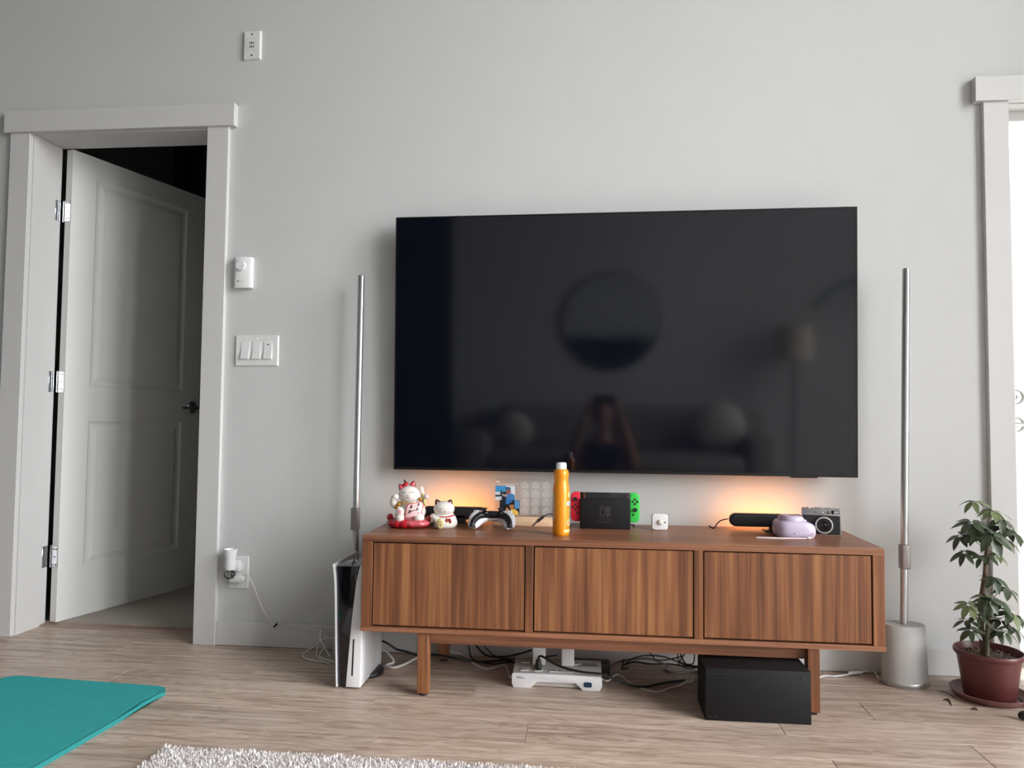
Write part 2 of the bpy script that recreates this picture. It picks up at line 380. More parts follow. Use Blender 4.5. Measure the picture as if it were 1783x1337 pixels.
lining('trim_door_lining', DX0, DX1); lining('trim_balcony_lining', RX0, RX1)
m = MB().box((RX0, 0.07, DZ-0.035), (RX1, 0.11, DZ)).box((RX0, 0.07, 0.018), (RX0+0.012, 0.11, DZ-0.035)).box((RX1-0.012, 0.07, 0.018), (RX1, 0.11, DZ-0.035))
struct(m.build('trim_balcony_stop', M_trim, smooth=False))

# bedroom door, standing open into the bedroom on its left-hand hinges
DW, DH, DT = 0.755, 1.998, 0.035
dang = math.radians(74.38)
door1 = struct(bpy.data.objects.new('door_1', None)); COL.objects.link(door1)
door1.location = (-2.2815, 0.150, 0.0135); door1.rotation_euler = (0, 0, dang)
tag(door1, 'white two-panel bedroom door standing open into the dark bedroom')
def panel_loops(mb, u0, u1, v0, v1, y, s):
    """moulded panel sunk into a door face at y; s = +1 sinks towards +y"""
    steps = [(0, 0), (0.010, 0.006), (0.022, 0.007), (0.044, 0.0015)]
    rings = []
    for ins, dp in steps:
        rings.append([(u0+ins, y+s*dp, v0+ins), (u1-ins, y+s*dp, v0+ins), (u1-ins, y+s*dp, v1-ins), (u0+ins, y+s*dp, v1-ins)])
    vs = [p for r_ in rings for p in r_]; fs = []
    for k in range(len(rings)-1):
        for i in range(4): fs.append((k*4+i, k*4+(i+1) % 4, (k+1)*4+(i+1) % 4, (k+1)*4+i))
    fs.append(tuple((len(rings)-1)*4+i for i in range(4))); mb.add(vs, fs)
PAN = [(0.118, 0.640, 0.985, 1.905), (0.118, 0.640, 0.205, 0.835)]
def door_leaf():
    m = MB(); us = [0, 0.118, 0.640, DW]; vs_ = [0, 0.205, 0.835, 0.985, 1.905, DH]
    for y in (0.0, DT):
        for i in range(3):
            for j in range(5):
                if i == 1 and j in (1, 3): continue
                m.add([(us[i], y, vs_[j]), (us[i+1], y, vs_[j]), (us[i+1], y, vs_[j+1]), (us[i], y, vs_[j+1])], [(0, 1, 2, 3)])
    m.add([(0,0,0),(DW,0,0),(DW,DT,0),(0,DT,0),(0,0,DH),(DW,0,DH),(DW,DT,DH),(0,DT,DH)], [(0,3,2,1),(4,5,6,7),(1,2,6,5),(3,0,4,7)])
    return m
door_leaf().build('door_leaf', M_door, door1, smooth=False)
for q in PAN:
    m = MB(); panel_loops(m, *q, 0.0, 1); panel_loops(m, *q, DT, -1); m.build('door_panel', M_door, door1, smooth=False)
Rinv = Matrix.Rotation(-dang, 4, 'Z')
for hz in (1.732, 1.002, 0.269):
    root = MB()
    # leaf on the door edge (local u = 0 face), pin, and leaf let into the jamb
    hg = MB().box((-0.0025, 0.002, hz-0.044), (0.0, 0.033, hz+0.044)).build('hinge', M_chrome, door1, bevel=0.001, seg=1)
    pin_w = Vector((-2.3235, 0.1672, 0)) - Vector(door1.location); pin = Rinv @ pin_w
    pz = hz
    MB().tube([(pin.x, pin.y, pz-0.048), (pin.x, pin.y, pz-0.046), (pin.x, pin.y, pz+0.046), (pin.x, pin.y, pz+0.048)], [0.004, 0.0075, 0.0075, 0.004], 14).build('hinge_pin', M_chrome, hg)
    jl = MB().box((DX0, 0.128, hz-0.044+0.0135), (DX0+0.0025, 0.163, hz+0.044+0.0135)).xf(Matrix.Translation((-door1.location.x, -door1.location.y, -door1.location.z))).xf(Rinv)
    jl.build('hinge_leaf', M_chrome, hg, bevel=0.0008, seg=1)
    sc = MB()
    for dz in (-0.032, 0.0, 0.032):
        for yy in ((0.010, 0.025) if dz else (0.018,)): sc.tube([(-0.0035, yy, hz+dz), (-0.001, yy, hz+dz)], 0.0035, 10)
    sc.build('screw', pm('dark_screw', (60, 60, 64), 0.3, 0.8), hg)
lv = MB().lathe([(0.031, 0.0), (0.031, 0.005), (0.027, 0.009), (0.012, 0.010), (0.010, 0.042), (0.0, 0.042)], 28, M=Matrix.Translation((0.703, 0.0, 0.905)) @ Matrix.Rotation(PI/2, 4, 'X')).build('handle', M_chrome, door1)
MB().tube([(0.713, -0.042, 0.905), (0.703, -0.046, 0.905), (0.653, -0.046, 0.903), (0.598, -0.044, 0.901)], [0.008, 0.0085, 0.0075, 0.006], 12).build('lever', M_chrome, lv)
MB().box((DW-0.0005, 0.006, 0.87), (DW+0.0015, 0.029, 0.93)).build('latch_plate', M_chrome, door1)

# balcony door, hinged on the right and swung outwards
bang = math.radians(48); LW = 0.86
door2 = struct(bpy.data.objects.new('door_2', None)); COL.objects.link(door2)
door2.location = (2.30, 0.10, 0.02); door2.rotation_euler = (0, 0, PI-bang)      # local +x runs from hinge to free edge, room face at local +y
tag(door2, 'white glazed balcony door swung open to the outside daylight')
m = MB(); BH = 1.915
m.box((0, -0.022, 0), (0.13, 0.022, BH)).box((LW-0.135, -0.022, 0), (LW, 0.022, BH)).box((0.13, -0.022, 0), (LW-0.135, 0.022, 0.22)).box((0.13, -0.022, BH-0.14), (LW-0.135, 0.022, BH))
m.build('door_leaf', M_trim, door2, smooth=False, bevel=0.002, seg=1)
MB().box((0.13, -0.004, 0.22), (LW-0.135, 0.004, BH-0.14)).build('pane', M_pane, door2, smooth=False)
M_slat = pm('white_blind_slat', (236, 236, 234), 0.5)
sl = MB().cbox((0, 0, 0), (0.295, 0.010, 0.0009)).build('slat', M_slat, None); sm = sl.data; bpy.data.objects.remove(sl)
for k in range(76):
    o = bpy.data.objects.new('slat', sm); COL.objects.link(o); o.parent = door2; o.location = (0.4275, 0.018, 0.24+k*0.0202); o.rotation_euler = (0.55, 0, 0)
for zz, lever in ((0.972, False), (0.852, True)):
    R_ = Matrix.Translation((LW-0.082, 0.022, zz)) @ Matrix.Rotation(-PI/2, 4, 'X')
    h = MB().lathe([(0.031, 0.0), (0.031, 0.006), (0.027, 0.010), (0.012, 0.011), (0.011, 0.02 if not lever else 0.045), (0, 0.02 if not lever else 0.045)], 28, M=R_).build('handle' if lever else 'deadbolt', M_silver, door2)
    if lever: MB().tube([(LW-0.082, 0.062, zz), (LW-0.14, 0.066, zz), (LW-0.20, 0.064, zz)], [0.009, 0.008, 0.006], 12).build('lever', M_silver, h)
    else: MB().box((LW-0.086, 0.04, zz-0.006), (LW-0.074, 0.047, zz+0.006)).build('thumb_turn', M_black, h)
# ------------------------------------------------------------------ television
tv = thing('television', (0.0217, -0.0856, 1.1553), 'large black flat-screen television mounted on the grey wall', 'television')
tv.rotation_euler = (0.0272, 0, -0.0185)
TW, TH = 1.645, 0.940
MB().box((-TW/2, 0.0, -TH/2), (TW/2, 0.026, TH/2)).build('casing', M_tvblack, tv, smooth=False, bevel=0.002)
b = 0.005; m = MB()
m.box((-TW/2, -0.003, -TH/2), (TW/2, 0.001, -TH/2+0.010)).box((-TW/2, -0.003, TH/2-b), (TW/2, 0.001, TH/2)).box((-TW/2, -0.003, -TH/2+0.010), (-TW/2+b, 0.001, TH/2-b)).box((TW/2-b, -0.003, -TH/2+0.010), (TW/2, 0.001, TH/2-b))
m.build('bezel', M_tvblack, tv, smooth=False)
MB().box((-TW/2+b, -0.0015, -TH/2+0.010), (TW/2-b, 0.001, TH/2-b)).build('screen', M_screen, tv, smooth=False)
MB().rrect(0.60, 0.69, -TH/2-0.0045, -TH/2+0.003, 0.002, 0.002, 0.02).build('sensor_bar', M_tvblack, tv)
MB().box((-0.25, 0.026, -0.22), (0.25, 0.062, 0.22)).build('wall_bracket', M_black_soft, tv, smooth=False, bevel=0.002)

# ------------------------------------------------------------------ walnut tv bench
BG = 0.0335; YF = -(BG+0.40)
bench = thing('tv_bench', (0, 0, 0), 'long walnut tv bench with three flap doors on short legs', 'tv bench')
MB().box((-0.8, YF, 0.480), (0.8, -BG, 0.5)).build('top_board', M_walnut_h, bench, bevel=0.001, seg=1)
MB().box((-0.801, YF-0.004, 0.198), (0.801, -BG, 0.2125)).build('bottom_board', M_walnut_h, bench, bevel=0.001, seg=1)
for x0, x1 in ((-0.8, -0.766), (0.766, 0.8)): MB().box((x0, YF, 0.2125), (x1, -BG, 0.480)).build('side_panel', M_walnut_v, bench, bevel=0.0008, seg=1)
for x0, x1 in ((-0.2755, -0.2505), (0.2425, 0.2695)): MB().box((x0, YF, 0.2125), (x1, -BG-0.01, 0.480)).build('divider', M_walnut_v, bench, bevel=0.0008, seg=1)
MB().box((-0.766, -BG-0.008, 0.2125), (0.766, -BG, 0.480)).build('back_panel', M_walnut_h, bench, smooth=False)
for x0, x1 in ((-0.763, -0.2785), (-0.2465, 0.2395), (0.2735, 0.762)):
    MB().box((x0, YF+0.0025, 0.2175), (x1, YF+0.02, 0.4765)).build('door', M_walnut_v, bench, bevel=0.0008, seg=1)
for x0, x1 in ((-0.6165, -0.581), (0.577, 0.6125)):
    for y0, y1 in ((-0.430, -0.392), (-0.088, -0.050)):
        lg = MB().box((x0, y0, 0.008), (x1, y1, 0.198)).build('leg', M_walnut_v, bench, bevel=0.0015, seg=1)
        cyl(MB(), ((x0+x1)/2, (y0+y1)/2, 0.0), ((x0+x1)/2, (y0+y1)/2, 0.009), 0.014).build('foot', M_rubber, lg)
MB().box((-0.581, -0.405, 0.158), (0.577, -0.387, 0.198)).build('front_rail', M_walnut_h, bench, bevel=0.001, seg=1)
MB().box((-0.581, -0.078, 0.158), (0.577, -0.060, 0.198)).build('back_rail', M_walnut_h, bench, bevel=0.001, seg=1)

# ------------------------------------------------------------------ the two slim floor lamps
M_alu = pm('brushed_aluminium', (196, 197, 198), 0.3, 0.9, var=0.04, scale=60, stretch=(1, 1, 0.02))
M_lamp_base = pm('grey_lamp_base', (184, 183, 181), 0.55, 0.05, var=0.03, scale=80)
M_diffuser = pm('unlit_diffuser', (232, 231, 228), 0.45, var=0.01)
M_clip = pm('bronze_grey_clip', (150, 143, 140), 0.35, 0.6, var=0.03)
def bar_lamp(loc, lean, label, rz, clipz):
    t = thing('floor_lamp', loc, label, 'floor lamp', rz, 'slim bar floor lamps flanking the bench')
    m = MB()
    m.lathe([(0.0, 0.0), (0.0745, 0.0), (0.0762, 0.004), (0.0762, 0.014), (0.0735, 0.017)], 40, sx=1.0, sy=0.70)
    m.build('foot_ring', M_silver, t)
    bs = MB().lathe([(0.0, 0.012), (0.075, 0.014), (0.0745, 0.05), (0.068, 0.195), (0.065, 0.199), (0.0, 0.1995)], 40, sx=1.0, sy=0.72).build('base', M_lamp_base, t)
    a = Vector((0, 0.0, 0.195)); b = Vector((lean, 0.0, 1.408)); c = a.lerp(b, (clipz-0.195)/(1.408-0.195))
    MB().tube([a, b-(b-a).normalized()*0.003, b], [0.0125, 0.0125, 0.011], 20).build('pole', M_alu, t)
    d = (b-a).normalized()
    ax = Vector((0.5, 0.5, 0)).normalized()
    MB().tube([c+Vector((0, 0.0125, 0.05)), b+Vector((0, 0.0125, -0.01))], 0.0045, 8).build('diffuser', M_diffuser, t)
    MB().cbox((c.x-0.001, -0.003, clipz), (0.0145, 0.0145, 0.041)).build('clip', M_clip, t, bevel=0.004, seg=3)
    return t
bar_lamp((0.981, -0.108, 0), 0.026, 'slim silver bar floor lamp on grey oval base next to the potted plant', 0.12, 0.424)
bar_lamp((-0.9345, -0.083, 0), 0.004, 'slim silver bar floor lamp rising behind the white games console', 0.0, 0.504)

# ------------------------------------------------------------------ consoles
ps = thing('game_console', (-0.8585, -0.275, 0), 'upright white and black games console against the walnut bench end', 'games console')
cyl(MB(), (0.012, 0.035, 0.0), (0.012, 0.035, 0.013), 0.069, 36).build('stand', M_black, ps, bevel=0.002)
core = MB().prism([(-0.034, 0.010), (0.018, 0.010), (0.022, 0.15), (0.036, 0.392), (-0.040, 0.392), (-0.036, 0.20)], -0.118, 0.118, 'y').build('core', M_black_gloss, ps, bevel=0.004)
def strip_plate(prof_in, prof_out, y0, y1, bulge=0.004):
    """curved cover plate: inner and outer x by height, front edge pulled in a little"""
    m = MB(); vs = []; fs = []; n = len(prof_in); ysn = [y0, y0+0.004, y0+0.05, y1-0.05, y1]; k_in = [0, 0, 0, 0, 0]
    for j, y in enumerate(ysn):
        e = (0.0012 if j in (0, 4) else 0.0)
        for (xi, z) in prof_in: vs.append((xi, y, z))
        for (xo, z) in reversed(prof_out): vs.append((xo+(e if xo < 0 else -e), y, z))
    N_ = 2*n
    for j in range(len(ysn)-1):
        for i in range(N_): fs.append((j*N_+i, j*N_+(i+1) % N_, (j+1)*N_+(i+1) % N_, (j+1)*N_+i))
    for j in (0, len(ysn)-1):
        for i in range(n-1): fs.append((j*N_+i, j*N_+i+1, j*N_+N_-2-i, j*N_+N_-1-i))
    return m.add(vs, fs)
zs = [0.006, 0.05, 0.12, 0.20, 0.28, 0.34, 0.38, 0.398]
li = [-0.0275, -0.0290, -0.0310, -0.0330, -0.0350, -0.0375, -0.0420, -0.0470]
lo = [-0.0315, -0.0335, -0.0360, -0.0385, -0.0410, -0.0440, -0.0480, -0.0510]
strip_plate(list(zip(li, zs)), list(zip(lo, zs)), -0.126, 0.124).build('cover_plate', M_white_gloss, ps, ang=50)
ri = [0.0005, 0.0035, 0.0085, 0.0150, 0.0225, 0.0290, 0.0370, 0.0440]
ro = [0.0500, 0.0515, 0.0525, 0.0510, 0.0495, 0.0500, 0.0505, 0.0505]
rp = strip_plate(list(zip(ri, zs)), list(zip(ro, zs)), -0.124, 0.124).build('cover_plate', M_white_gloss, ps, ang=50, bevel=0.003, seg=3)
MB().prism([(0.0195, 0.043), (0.0245, 0.043), (0.0275, 0.160), (0.0230, 0.160)], -0.1247, -0.118, 'y').build('disc_slot', M_black_gloss, rp, smooth=False)
MB().box((-0.012, -0.1188, 0.165), (-0.006, -0.1175, 0.173)).build('usb_port', M_rubber, ps, smooth=False)
xb = thing('game_console', (0.4145, -0.430, 0), 'black boxy games console lying on its side under the bench', 'games console', 0.008)
MB().box((-0.1505, -0.0755, 0.0), (0.1505, 0.0755, 0.151)).build('body', M_black_soft, xb, bevel=0.002)
MB().box((-0.148, -0.0762, 0.134), (-0.006, -0.0745, 0.1365)).build('disc_slot', M_rubber, xb, smooth=False)
cyl(MB(), (0.128, -0.0762, 0.132), (0.128, -0.0745, 0.132), 0.0065, 24).build('power_button', pm('dark_grey_button', (52, 52, 54), 0.4), xb)
MB().rrect(-0.143, -0.131, 0.010, 0.0135, 0.0015, -0.0761, -0.0745).rrect(-0.126, -0.119, 0.0095, 0.0165, 0.003, -0.0763, -0.0745).build('port', M_rubber, xb, smooth=False)
m = MB()
for i in range(9):
    for j in range(9):
        m.tube([(-0.1512, -0.058+i*0.0145, 0.018+j*0.0145), (-0.1500, -0.058+i*0.0145, 0.018+j*0.0145)], 0.0045, 8)
vt = m.build('vent_holes', M_rubber, xb, smooth=False); vt['kind'] = 'stuff'
# ------------------------------------------------------------------ on the wall
def beveled_plate(mb, x0, x1, z0, z1, t, e):
    """face plate with sloped edges, back at y = 0"""
    vs = [(x0,0,z0),(x1,0,z0),(x1,0,z1),(x0,0,z1),(x0+e,-t,z0+e),(x1-e,-t,z0+e),(x1-e,-t,z1-e),(x0+e,-t,z1-e)]
    return mb.add(vs, [(3,2,1,0),(4,5,6,7),(0,1,5,4),(1,2,6,5),(2,3,7,6),(3,0,4,7)])
M_plate = pm('white_wall_plate', (226, 226, 225), 0.42, var=0.008)
M_hole = pm('hole_shade_and_lens_black', (24, 24, 24), 0.8)  # near-black paints the shade inside holes; also colours small lenses
sp = thing('wall_sounder', (-1.4175, 0, 2.35), 'small white slotted sounder plate high on the wall over the doorway', 'wall sounder')
beveled_plate(MB(), -0.036, 0.036, -0.059, 0.059, 0.011, 0.004).build('face_plate', M_plate, sp, smooth=False)
for k in range(8):
    MB().box((-0.0222+k*0.0062, -0.0122, -0.026), (-0.0192+k*0.0062, -0.011, 0.026)).build('slat', M_plate, sp, smooth=False)
    MB().box((-0.0190+k*0.0062, -0.0114, -0.024), (-0.0164+k*0.0062, -0.0109, 0.024)).build('slot', M_plate, sp, smooth=False)
for k in range(6):
    x, z = (-0.007+0.007*(k % 3), 0.0075 if k < 3 else -0.0075)
    MB().box((x-0.0014, -0.0126, z-0.004), (x+0.0014, -0.0115, z+0.004)).build('sound_hole', M_hole, sp, smooth=False)  # raised block, its colour stands for the dark of the hole
for z in (0.043, -0.043): cyl(MB(), (0.0, -0.0118, z), (0.0, -0.010, z), 0.0034).build('screw', M_hole, sp)
th = thing('thermostat', (-1.4265, 0, 1.437), 'white dial thermostat on the wall right of the doorway', 'thermostat')
m = MB(); w, h = 0.037, 0.0605
m.prism([(-w, 0.0), (-w, -0.018), (-w+0.010, -0.026), (w-0.012, -0.026), (w, -0.018), (w, 0.0)], -h, h, 'z'); m.build('body', M_white, th, bevel=0.0015, seg=2)
dl = MB().lathe([(0.0, 0.0), (0.0205, 0.0), (0.0200, 0.008), (0.0175, 0.0105), (0.0, 0.0105)], 32, M=Matrix.Translation((-0.004, -0.026, 0.026)) @ Matrix.Rotation(PI/2, 4, 'X')).build('dial', M_white_gloss, th)
m = MB().lathe([(0.0235, 0.0), (0.0235, 0.0006), (0.0, 0.0006)], 32, M=Matrix.Translation((-0.004, -0.0258, 0.026)) @ Matrix.Rotation(PI/2, 4, 'X')); m.build('dial_recess', M_white, th)
m = MB()
for k in range(7):
    a = PI*(0.75+k*0.25); m.ell((-0.004+0.0155*math.cos(a), -0.0366, 0.026+0.0155*math.sin(a)), (0.0011, 0.0006, 0.0011), 8, 6)
m.build('dial_marks', pm('grey_print', (130, 132, 140), 0.6), dl)
M_printgrey = pm('dark_grey_print', (70, 70, 74), 0.6)
MB().ell((-0.0155, -0.0262, -0.0345), (0.0038, 0.0006, 0.0026), 12, 6).build('logo_mark', M_printgrey, th)
for k, l_ in enumerate((0.0022, 0.0016, 0.002, 0.0024, 0.0014, 0.002)): MB().box((-0.010+k*0.0034, -0.0265, -0.0352), (-0.010+k*0.0034+l_, -0.0259, -0.0338)).build('logo_letter', M_printgrey, th, smooth=False)
for k in range(5): MB().box((0.0366, -0.016, -0.035+k*0.012), (0.0375, -0.004, -0.032+k*0.012)).build('vent', M_white, th, smooth=False)
sw = thing('light_switch', (-1.3675, 0, 1.1325), 'white wall plate with three rocker switches beside the doorway', 'light switch')
beveled_plate(MB(), -0.0875, 0.0875, -0.0605, 0.0605, 0.0075, 0.0035).build('face_plate', M_plate, sw, smooth=False)
for k, x in enumerate((-0.046, 0.0, 0.046)):
    MB().box((x-0.0185, -0.0080, -0.0345), (x+0.0185, -0.0070, 0.0345)).build('switch_recess', M_plate, sw, smooth=False)
    rk = MB().prism([(-0.0070, -0.033), (-0.0165, -0.032), (-0.0095, 0.004), (-0.0090, 0.033), (-0.0070, 0.033)], x-0.0165, x+0.0165, 'x').build('rocker', M_white, sw, bevel=0.0008, seg=1)
    if k == 2: MB().ell((x, -0.0094, 0.024), (0.0038, 0.0008, 0.0026), 12, 6).build('pilot_light', M_hole, rk)
    for z in (0.048, -0.048): MB().ell((x, -0.0076, z), (0.0035, 0.0014, 0.0035), 12, 6).build('screw', M_white_gloss, sw)
ou = thing('wall_outlet', (-1.4185, 0, 0.2765), 'white double wall outlet above the baseboard beside the doorway', 'wall outlet')
beveled_plate(MB(), -0.0395, 0.0395, -0.0615, 0.0615, 0.006, 0.003).build('face_plate', M_plate, ou, smooth=False)
for z in (0.0235, -0.0205): MB().rrect(-0.017, 0.017, z-0.0145, z+0.0145, 0.009, -0.0085, -0.005).build('socket', M_white, ou)
MB().ell((0, -0.006, -0.049), (0.0032, 0.0014, 0.0032), 10, 6).build('screw', M_white_gloss, ou)
# plug-in air freshener in the upper socket
af = thing('air_freshener', (-1.4300, -0.0085, 0.305), 'white plug-in air freshener with clear scent bulb in the wall outlet', 'air freshener')
MB().box((0.000, -0.022, -0.022), (0.026, 0.0, 0.022)).build('plug_body', M_white, af, bevel=0.005, seg=3)
MB().lathe([(0.0, -0.012), (0.018, -0.012), (0.0205, 0.004), (0.0195, 0.028), (0.0215, 0.040), (0.0255, 0.062), (0.0265, 0.066), (0.022, 0.066), (0.019, 0.058), (0.0, 0.058)], 28, c=(-0.006, -0.030, 0.0)).build('diffuser_head', M_white_gloss, af)
M_bulb = thin_glass('clear_bulb_glass', (0.93, 0.94, 0.92), 0.3)
MB().ell((-0.008, -0.030, -0.030), (0.022, 0.016, 0.018), 20, 12).build('scent_bulb', M_bulb, af)
cyl(MB(), (0.002, -0.030, -0.042), (0.002, -0.030, -0.012), 0.004, 10).build('wick', pm('dark_wick', (60, 56, 50), 0.8), af)
# white plug and cord
pc = thing('charging_cable', (-1.4185, -0.0085, 0.256), 'white cord plugged into the wall outlet and trailing along the baseboard', 'cable')
def rel(o, pts): return [Vector(p)-Vector(o.location) for p in pts]
MB().prism([(-0.026, -0.013), (0.020, -0.015), (0.030, -0.006), (0.032, 0.006), (0.022, 0.013), (-0.024, 0.012), (-0.031, 0.002)], -0.022, 0.0, 'y').build('plug', M_white, pc, bevel=0.005, seg=3)
MB().tube(rel(pc, smooth_path([(-1.394, -0.022, 0.262), (-1.385, -0.022, 0.274), (-1.374, -0.022, 0.272), (-1.352, -0.020, 0.232), (-1.319, -0.017, 0.155), (-1.281, -0.016, 0.095), (-1.258, -0.016, 0.083), (-1.215, -0.016, 0.081), (-1.147, -0.017, 0.075), (-1.095, -0.020, 0.075), (-1.060, -0.030, 0.060), (-1.048, -0.060, 0.030), (-1.056, -0.095, 0.008), (-1.030, -0.130, 0.004), (-0.985, -0.150, 0.004)])), 0.0028, 8).build('cord', M_cable_w, pc)
MB().tube(rel(pc, smooth_path([(-1.266, -0.017, 0.078), (-1.259, -0.021, 0.086), (-1.253, -0.017, 0.092)])), 0.0035, 8).build('cable_tie', M_rubber, pc)
lp = smooth_path([(-0.990, -0.170, 0.0265), (-1.03, -0.16, 0.08), (-1.065, -0.06, 0.093), (-1.075, -0.035, 0.070), (-1.078, -0.05, 0.03), (-1.066, -0.10, 0.006), (-1.02, -0.155, 0.0045), (-0.985, -0.185, 0.0045)])
tag(MB().tube(lp, 0.0028, 8).build('lamp_cable', M_cable_w), 'white looped cable on the floor left of the white games console', 'cable')
lp = smooth_path([(-0.975, -0.160, 0.004), (-1.06, -0.155, 0.004), (-1.115, -0.110, 0.006), (-1.100, -0.060, 0.020), (-1.05, -0.045, 0.052), (-0.995, -0.06, 0.055)])
tag(MB().tube(lp, 0.0032, 8).build('lamp_cable', M_cable_w), 'thicker white cable loop resting lowest beside the white games console', 'cable')
# ------------------------------------------------------------------ on the bench (top at z = 0.5)
ZT = 0.5
def Rz(a): return Matrix.Rotation(a, 4, 'Z')
def Rx(a): return Matrix.Rotation(a, 4, 'X')
def Ry(a): return Matrix.Rotation(a, 4, 'Y')
def curve_mark(pts, r, n=6): return MB().tube(pts, r, n)

# --- large lucky cat on its red cushion
M_fan = pm('red_and_white_glaze', (202, 92, 100), 0.22, var=0.55, scale=95, coat=0.4)
M_skyblue = pm('pale_green_glaze', (190, 196, 120), 0.35, var=0.15)
c1 = thing('lucky_cat', (-0.6955, -0.232, ZT), 'white ceramic lucky cat laughing on a red cushion with a lettered bib', 'cat figurine', 0.12)
m = MB()
for k in range(14):
    a = 2*PI*k/14; rx, ry = 0.057, 0.038
    m.ell((rx*math.cos(a), ry*math.sin(a), 0.0155), (0.0225, 0.0205, 0.0150), 14, 10)
m.ell((0, 0, 0.0175), (0.062, 0.046, 0.0170), 24, 12)
m.ell((-0.068, 0.006, 0.032), (0.012, 0.016, 0.013), 14, 10).ell((0.067, -0.004, 0.027), (0.013, 0.016, 0.012), 14, 10)
cu = m.build('cushion', M_red, c1, ang=60)
MB().ell((0.022, -0.020, 0.017), (0.052, 0.041, 0.0162), 24, 12).build('patterned_front', M_fan, cu)
body = MB().ell((0.006, 0.002, 0.052), (0.050, 0.038, 0.037), 28, 18).ell((0.002, 0.004, 0.078), (0.040, 0.032, 0.024), 24, 14).build('body', M_glaze, c1, ang=70)
MB().ell((-0.030, -0.030, 0.040), (0.017, 0.022, 0.026), 18, 12, M=Rx(0.35).to_3x3()).build('leg', M_glaze, c1)
ft = MB().ell((-0.028, -0.046, 0.058), (0.0145, 0.010, 0.0155), 18, 12).build('foot', M_glaze, c1)
MB().ell((-0.028, -0.0550, 0.060), (0.0062, 0.0018, 0.0072), 14, 8).build('toe_pad', M_pink, ft)
MB().ell((0.034, -0.026, 0.035), (0.020, 0.020, 0.017), 18, 12).build('leg', M_glaze, c1)
hd = MB().ell((0.0, 0.0, 0.0), (0.0375, 0.033, 0.0315), 28, 18, M=Ry(0.12).to_3x3()).xf(Matrix.Translation((-0.001, -0.006, 0.1115))).build('head', M_glaze, c1)
for x, z, a in ((-0.029, 0.1340, -0.55), (0.0095, 0.1445, 0.25)):
    er = MB().lathe([(0.0, -0.004), (0.0115, -0.003), (0.0075, 0.008), (0.0015, 0.0155), (0.0, 0.016)], 14, sy=0.6, M=Matrix.Translation((x, -0.003, z)) @ Ry(a)).build('ear', pm('dark_red_glaze', (120, 22, 32), 0.25, coat=0.3), c1)
    MB().lathe([(0.0, -0.002), (0.0078, -0.0015), (0.005, 0.006), (0.0, 0.012)], 12, sy=0.45, M=Matrix.Translation((x, -0.0085, z)) @ Ry(a)).build('inner_ear', pm('coral_glaze', (232, 92, 100), 0.25, coat=0.3), er)
MB().ell((-0.016, -0.004, 0.1465), (0.0125, 0.011, 0.0075), 18, 10, M=Ry(-0.35).to_3x3()).build('hat', M_red, c1)
MB().tube([(-0.0135, -0.004, 0.1500), (-0.0185, -0.004, 0.1585), (-0.0225, -0.004, 0.1625)], [0.0036, 0.0030, 0.0012], 10).build('hat_stalk', pm('dark_green_glaze', (34, 40, 32), 0.4), c1)
def on_head(x, z): # point on the head front
    q = 1-(x/0.0375)**2-(z/0.0315)**2; return (-0.001+x, -0.006-0.0334*math.sqrt(max(q, 0.02)), 0.1115+z)
for sx_ in (-1, 1):
    pts = [on_head(sx_*0.0145+0.0075*t-0.002, 0.0085+0.0035*(1-t*t)) for t in (-1, -0.6, -0.2, 0.2, 0.6, 1)]
    curve_mark(pts, 0.0007).build('eye', M_ink, hd)
curve_mark([on_head(-0.002+0.006*t, -0.0055-0.003*abs(math.sin(PI*t))) for t in (-1, -0.75, -0.5, -0.25, 0, 0.25, 0.5, 0.75, 1)], 0.0006).build('mouth', M_ink, hd)
MB().ell(on_head(-0.002, 0.0005), (0.0028, 0.0018, 0.002), 10, 8).build('nose', M_pink, hd)
# arms: the left one curls up beside the cheek, the right one is raised high
MB().tube(smooth_path([(-0.036, -0.004, 0.068), (-0.052, -0.010, 0.078), (-0.055, -0.014, 0.094), (-0.046, -0.017, 0.106)], 5), 0.0118, 14).ell((-0.0465, -0.018, 0.1050), (0.0135, 0.0115, 0.0115), 16, 10).build('arm', M_glaze, c1, ang=60)
MB().tube(smooth_path([(0.036, 0.002, 0.078), (0.046, -0.002, 0.094), (0.045, -0.003, 0.110), (0.0415, -0.004, 0.124)], 5), [0.0085]*6+[0.0075]*5+[0.0065]*5, 14).ell((0.0405, -0.005, 0.1300), (0.0068, 0.0062, 0.0115), 14, 10, M=Ry(-0.15).to_3x3()).build('arm', M_glaze, c1, ang=60)
MB().ell((0.0575, -0.014, 0.1060), (0.0092, 0.0092, 0.0092), 16, 12).build('ball', pm('pale_pink_glaze', (224, 196, 204), 0.2, coat=0.4), c1)
MB().tube(smooth_path([(0.0455, -0.010, 0.116), (0.0505, -0.013, 0.100), (0.052, -0.014, 0.084), (0.056, -0.013, 0.076)], 4), 0.0048, 10).build('tassel', M_skyblue, c1)
m = MB()
for k in range(13):
    a = PI*1.06+PI*0.90*k/12; m.ell((0.002+0.041*math.cos(a), 0.002+0.036*math.sin(a), 0.0845), 0.0032, 10, 8)
m.build('gold_collar', M_gold, c1)
for p in ((-0.034, -0.026, 0.0800), (-0.043, -0.020, 0.0720), (0.038, -0.022, 0.0985)): MB().ell(p, 0.0062, 14, 10).build('bell', M_gold, c1)
